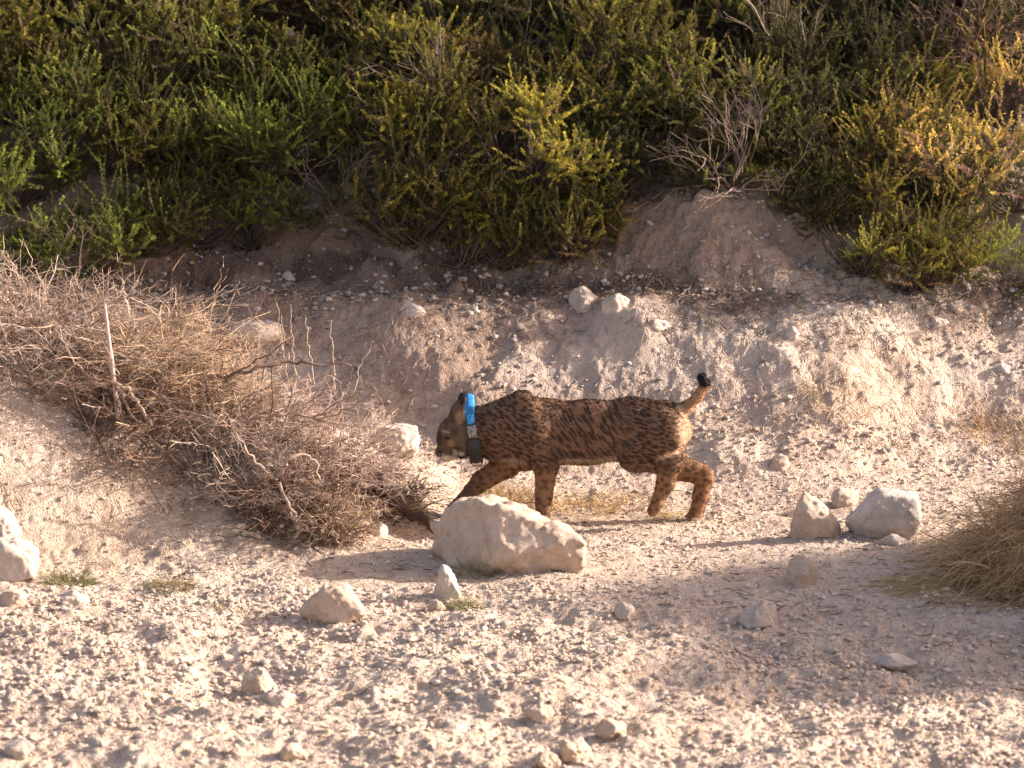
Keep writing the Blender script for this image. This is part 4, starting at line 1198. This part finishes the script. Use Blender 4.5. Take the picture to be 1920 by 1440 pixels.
for i, (a_, b_, c_) in enumerate([((540, 720), (530, 640), (516, 560)), ((556, 720), (548, 640), (545, 570)), ((590, 720), (580, 660), (572, 590)), ((628, 730), (624, 660), (622, 600)), ((520, 720), (535, 650), (528, 590)), ((660, 740), (675, 690), (700, 640))]):
    pole("dry_stalk", [W(*a_, .3), W(*b_, .32), W(*c_, .33)], [.0026, .0022, .0012], (.52, .42, .33), f"thin pale upright stalk behind the brush, {ORD[i]} of six above its right half", "dry stalk", 5, 50 + i)["group"] = "upright dry stalks behind the brush"
for i, (a_, b_, c_, e_) in enumerate([((60, 640), (50, 560), (12, 470), 0), ((90, 600), (75, 520), (45, 455), 1), ((20, 600), (10, 520), (6, 440), 0), ((110, 600), (85, 540), (50, 500), 0)]):
    o = pole("dry_stalk", [W(*a_, .1), W(*b_, .12), W(*c_, .13)], [.003, .0025, .0014], (.56, .43, .32), f"bent pale stalk at the left edge above the brush, {ORD[i]} of four", "dry stalk", 5, 60 + i)
    o["group"] = "bent dry stalks at the left edge"

# ------------------------------------------------------------------ grasses
def grass_tuft(px, py, label, seed, n, L, rad, c0, c1, droop=.12, up=.8, name="grass_tuft", cat="grass tuft", wd=.0013, group=None, yadd=0, K=7, spread=.6, lean=(0, 0)):
    r = np.random.default_rng(seed); g = G(px, py); cx, cy = g[0], g[1] + yadd
    a = r.uniform(0, 2 * np.pi, n); q = np.sqrt(r.random(n)) * rad
    bx, by = np.cos(a) * q, np.sin(a) * q * .7
    P = np.zeros((n, K, 3)); P[:, 0] = np.stack([bx, by, H(cx + bx, cy + by) - Hs(cx, cy) - .004], 1)
    d = np.stack([bx / rad * spread + lean[0] + r.normal(0, .3, n), by / rad * spread + lean[1] + r.normal(0, .3, n), r.uniform(.3, 1, n) * up], 1); d /= np.linalg.norm(d, axis=1, keepdims=True)
    ll = L * r.uniform(.4, 1.1, n)
    for k in range(1, K):
        d = d + np.array([0, 0, -droop]) + r.normal(0, .06, (n, 3)); d /= np.linalg.norm(d, axis=1, keepdims=True)
        P[:, k] = P[:, k - 1] + d * (ll / (K - 1))[:, None]
    gz = (H((P[..., 0] + cx).ravel(), (P[..., 1] + cy).ravel()) - Hs(cx, cy)).reshape(n, K)
    P[..., 2] = np.maximum(P[..., 2], gz + .002)
    t = r.random((n, 1)); c = np.array([c0]) * (1 - t) + np.array([c1]) * t
    Wd = wd * r.uniform(.6, 1.3, (n, 1)) * np.linspace(1, .25, K)[None]
    V, F, C = ribbons(P, Wd, c, 1.0)
    return link(name, mesh(name, V, F, C, False, M_STRAW), None, label, cat, group, None, (cx, cy, Hs(cx, cy)))
S0, S1_ = (.40, .28, .14), (.70, .53, .30)
grass_tuft(135, 1092, "small green grass tuft right of the blocky white rock at left", 801, 300, .07, .09, (.10, .13, .04), (.32, .30, .14), .1)
grass_tuft(322, 1104, "small olive grass tuft on the ground below the mound", 803, 260, .07, .08, (.16, .14, .05), (.40, .32, .17), .1)
grass_tuft(862, 1138, "low green grass tuft below the small upright white stone", 805, 280, .06, .08, (.14, .16, .05), (.40, .36, .19), .12)
grass_tuft(455, 1152, "sparse green grass sprigs left of the squat trapezoid rock", 807, 90, .07, .09, (.12, .14, .06), (.34, .30, .18), .08)
grass_tuft(882, 1078, "dry grass blades poking out under the left side of the boulder", 809, 130, .10, .07, (.16, .14, .06), (.44, .38, .2), .1)
grass_tuft(930, 945, "thin straw blades rising behind the big boulder", 811, 130, .16, .08, S0, S1_, .10, up=1.2)
grass_tuft(1080, 955, "yellow dry grass under the lynx's belly, beside its near front leg", 813, 230, .12, .17, S0, (.70, .48, .20), .16)
grass_tuft(1160, 945, "brown dry grass under the lynx between its front and hind legs", 815, 230, .10, .18, (.22, .15, .08), (.58, .40, .20), .2)
grass_tuft(1265, 968, "pale dry grass between the lynx's hind feet", 817, 160, .07, .09, S0, S1_, .16)
grass_tuft(960, 940, "short brown grass behind the boulder by the reaching foreleg", 818, 300, .10, .12, (.2, .14, .07), (.46, .34, .17), .16)
grass_tuft(1840, 800, "dry reddish weed with a thin stem on the bank at right", 819, 40, .20, .02, (.28, .16, .09), (.4, .27, .17), .02, up=1.5)
grass_tuft(1570, 750, "sparse straw tuft half way up the right bank", 823, 120, .10, .14, S0, S1_, .14)
grass_tuft(1880, 820, "golden straw tuft on the bank at the right edge", 827, 200, .14, .14, S0, S1_, .14)

def grass_heap(cx, cy, rx, ry, seed, n, label, hz):
    """bleached grass thrown over a hump: blades start all over the hump and droop outwards"""
    r = np.random.default_rng(seed)
    a = r.uniform(0, 2 * np.pi, n); q = np.sqrt(r.random(n))
    bx, by = np.cos(a) * q * rx, np.sin(a) * q * ry
    bz = H(cx + bx, cy + by) + hz * (1 - q ** 2) * r.random(n) ** .5
    K = 8; P = np.zeros((n, K, 3)); P[:, 0] = np.stack([bx + cx, by + cy, bz], 1)
    d = np.stack([np.cos(a) * r.uniform(.2, 1, n), np.sin(a) * r.uniform(.2, 1, n), r.uniform(.0, 1.0, n)], 1) + r.normal(0, .75, (n, 3)); d /= np.linalg.norm(d, axis=1, keepdims=True)
    ll = r.uniform(.12, .40, n)
    for k in range(1, K):
        d = d + np.array([0, 0, -.22]) + r.normal(0, .20, (n, 3)); d /= np.linalg.norm(d, axis=1, keepdims=True)
        P[:, k] = P[:, k - 1] + d * (ll / (K - 1))[:, None]
    gz = H(P[..., 0].ravel(), P[..., 1].ravel()).reshape(n, K); P[..., 2] = np.maximum(P[..., 2], gz + .004)
    t = r.random((n, 1)); c = np.array([[.46, .29, .155]]) * (1 - t) + np.array([[.84, .61, .36]]) * t
    dk = r.random((n, 1)) < .2; c = np.where(dk, c * .5, c)
    Wd = .0019 * r.uniform(.5, 1.5, (n, 1)) * np.linspace(1, .4, K)[None]
    V, F, C = ribbons(P, Wd, c, 1.0)
    base = np.array([cx, cy, 0])
    link("grass_heap", mesh("grass_heap", V - base, F, C, False, M_STRAW), None, label, "grass heap", None, None, base)
grass_heap(2.64, -.95, .95, .62, 901, 21000, "big heap of bleached dry grass cut by the right edge of the photo", .38)
grass_heap(3.35, -1.80, 1.1, .85, 903, 9000, "further heap of dry grass just beyond the right edge, casting the long shadow", .35)
x_, y_ = 1.75, -1.05
grass_tuft(1745, 1095, "loose thatch of dead grass creeping left from the foot of the heap", 905, 500, .16, .15, S0, S1_, .22, up=.4, lean=(-.6, 0))
grass_tuft(1850, 1120, "flattened dry stems lying on the ground below the heap", 907, 500, .22, .24, S0, S1_, .3, up=.15, lean=(-.3, -.1))
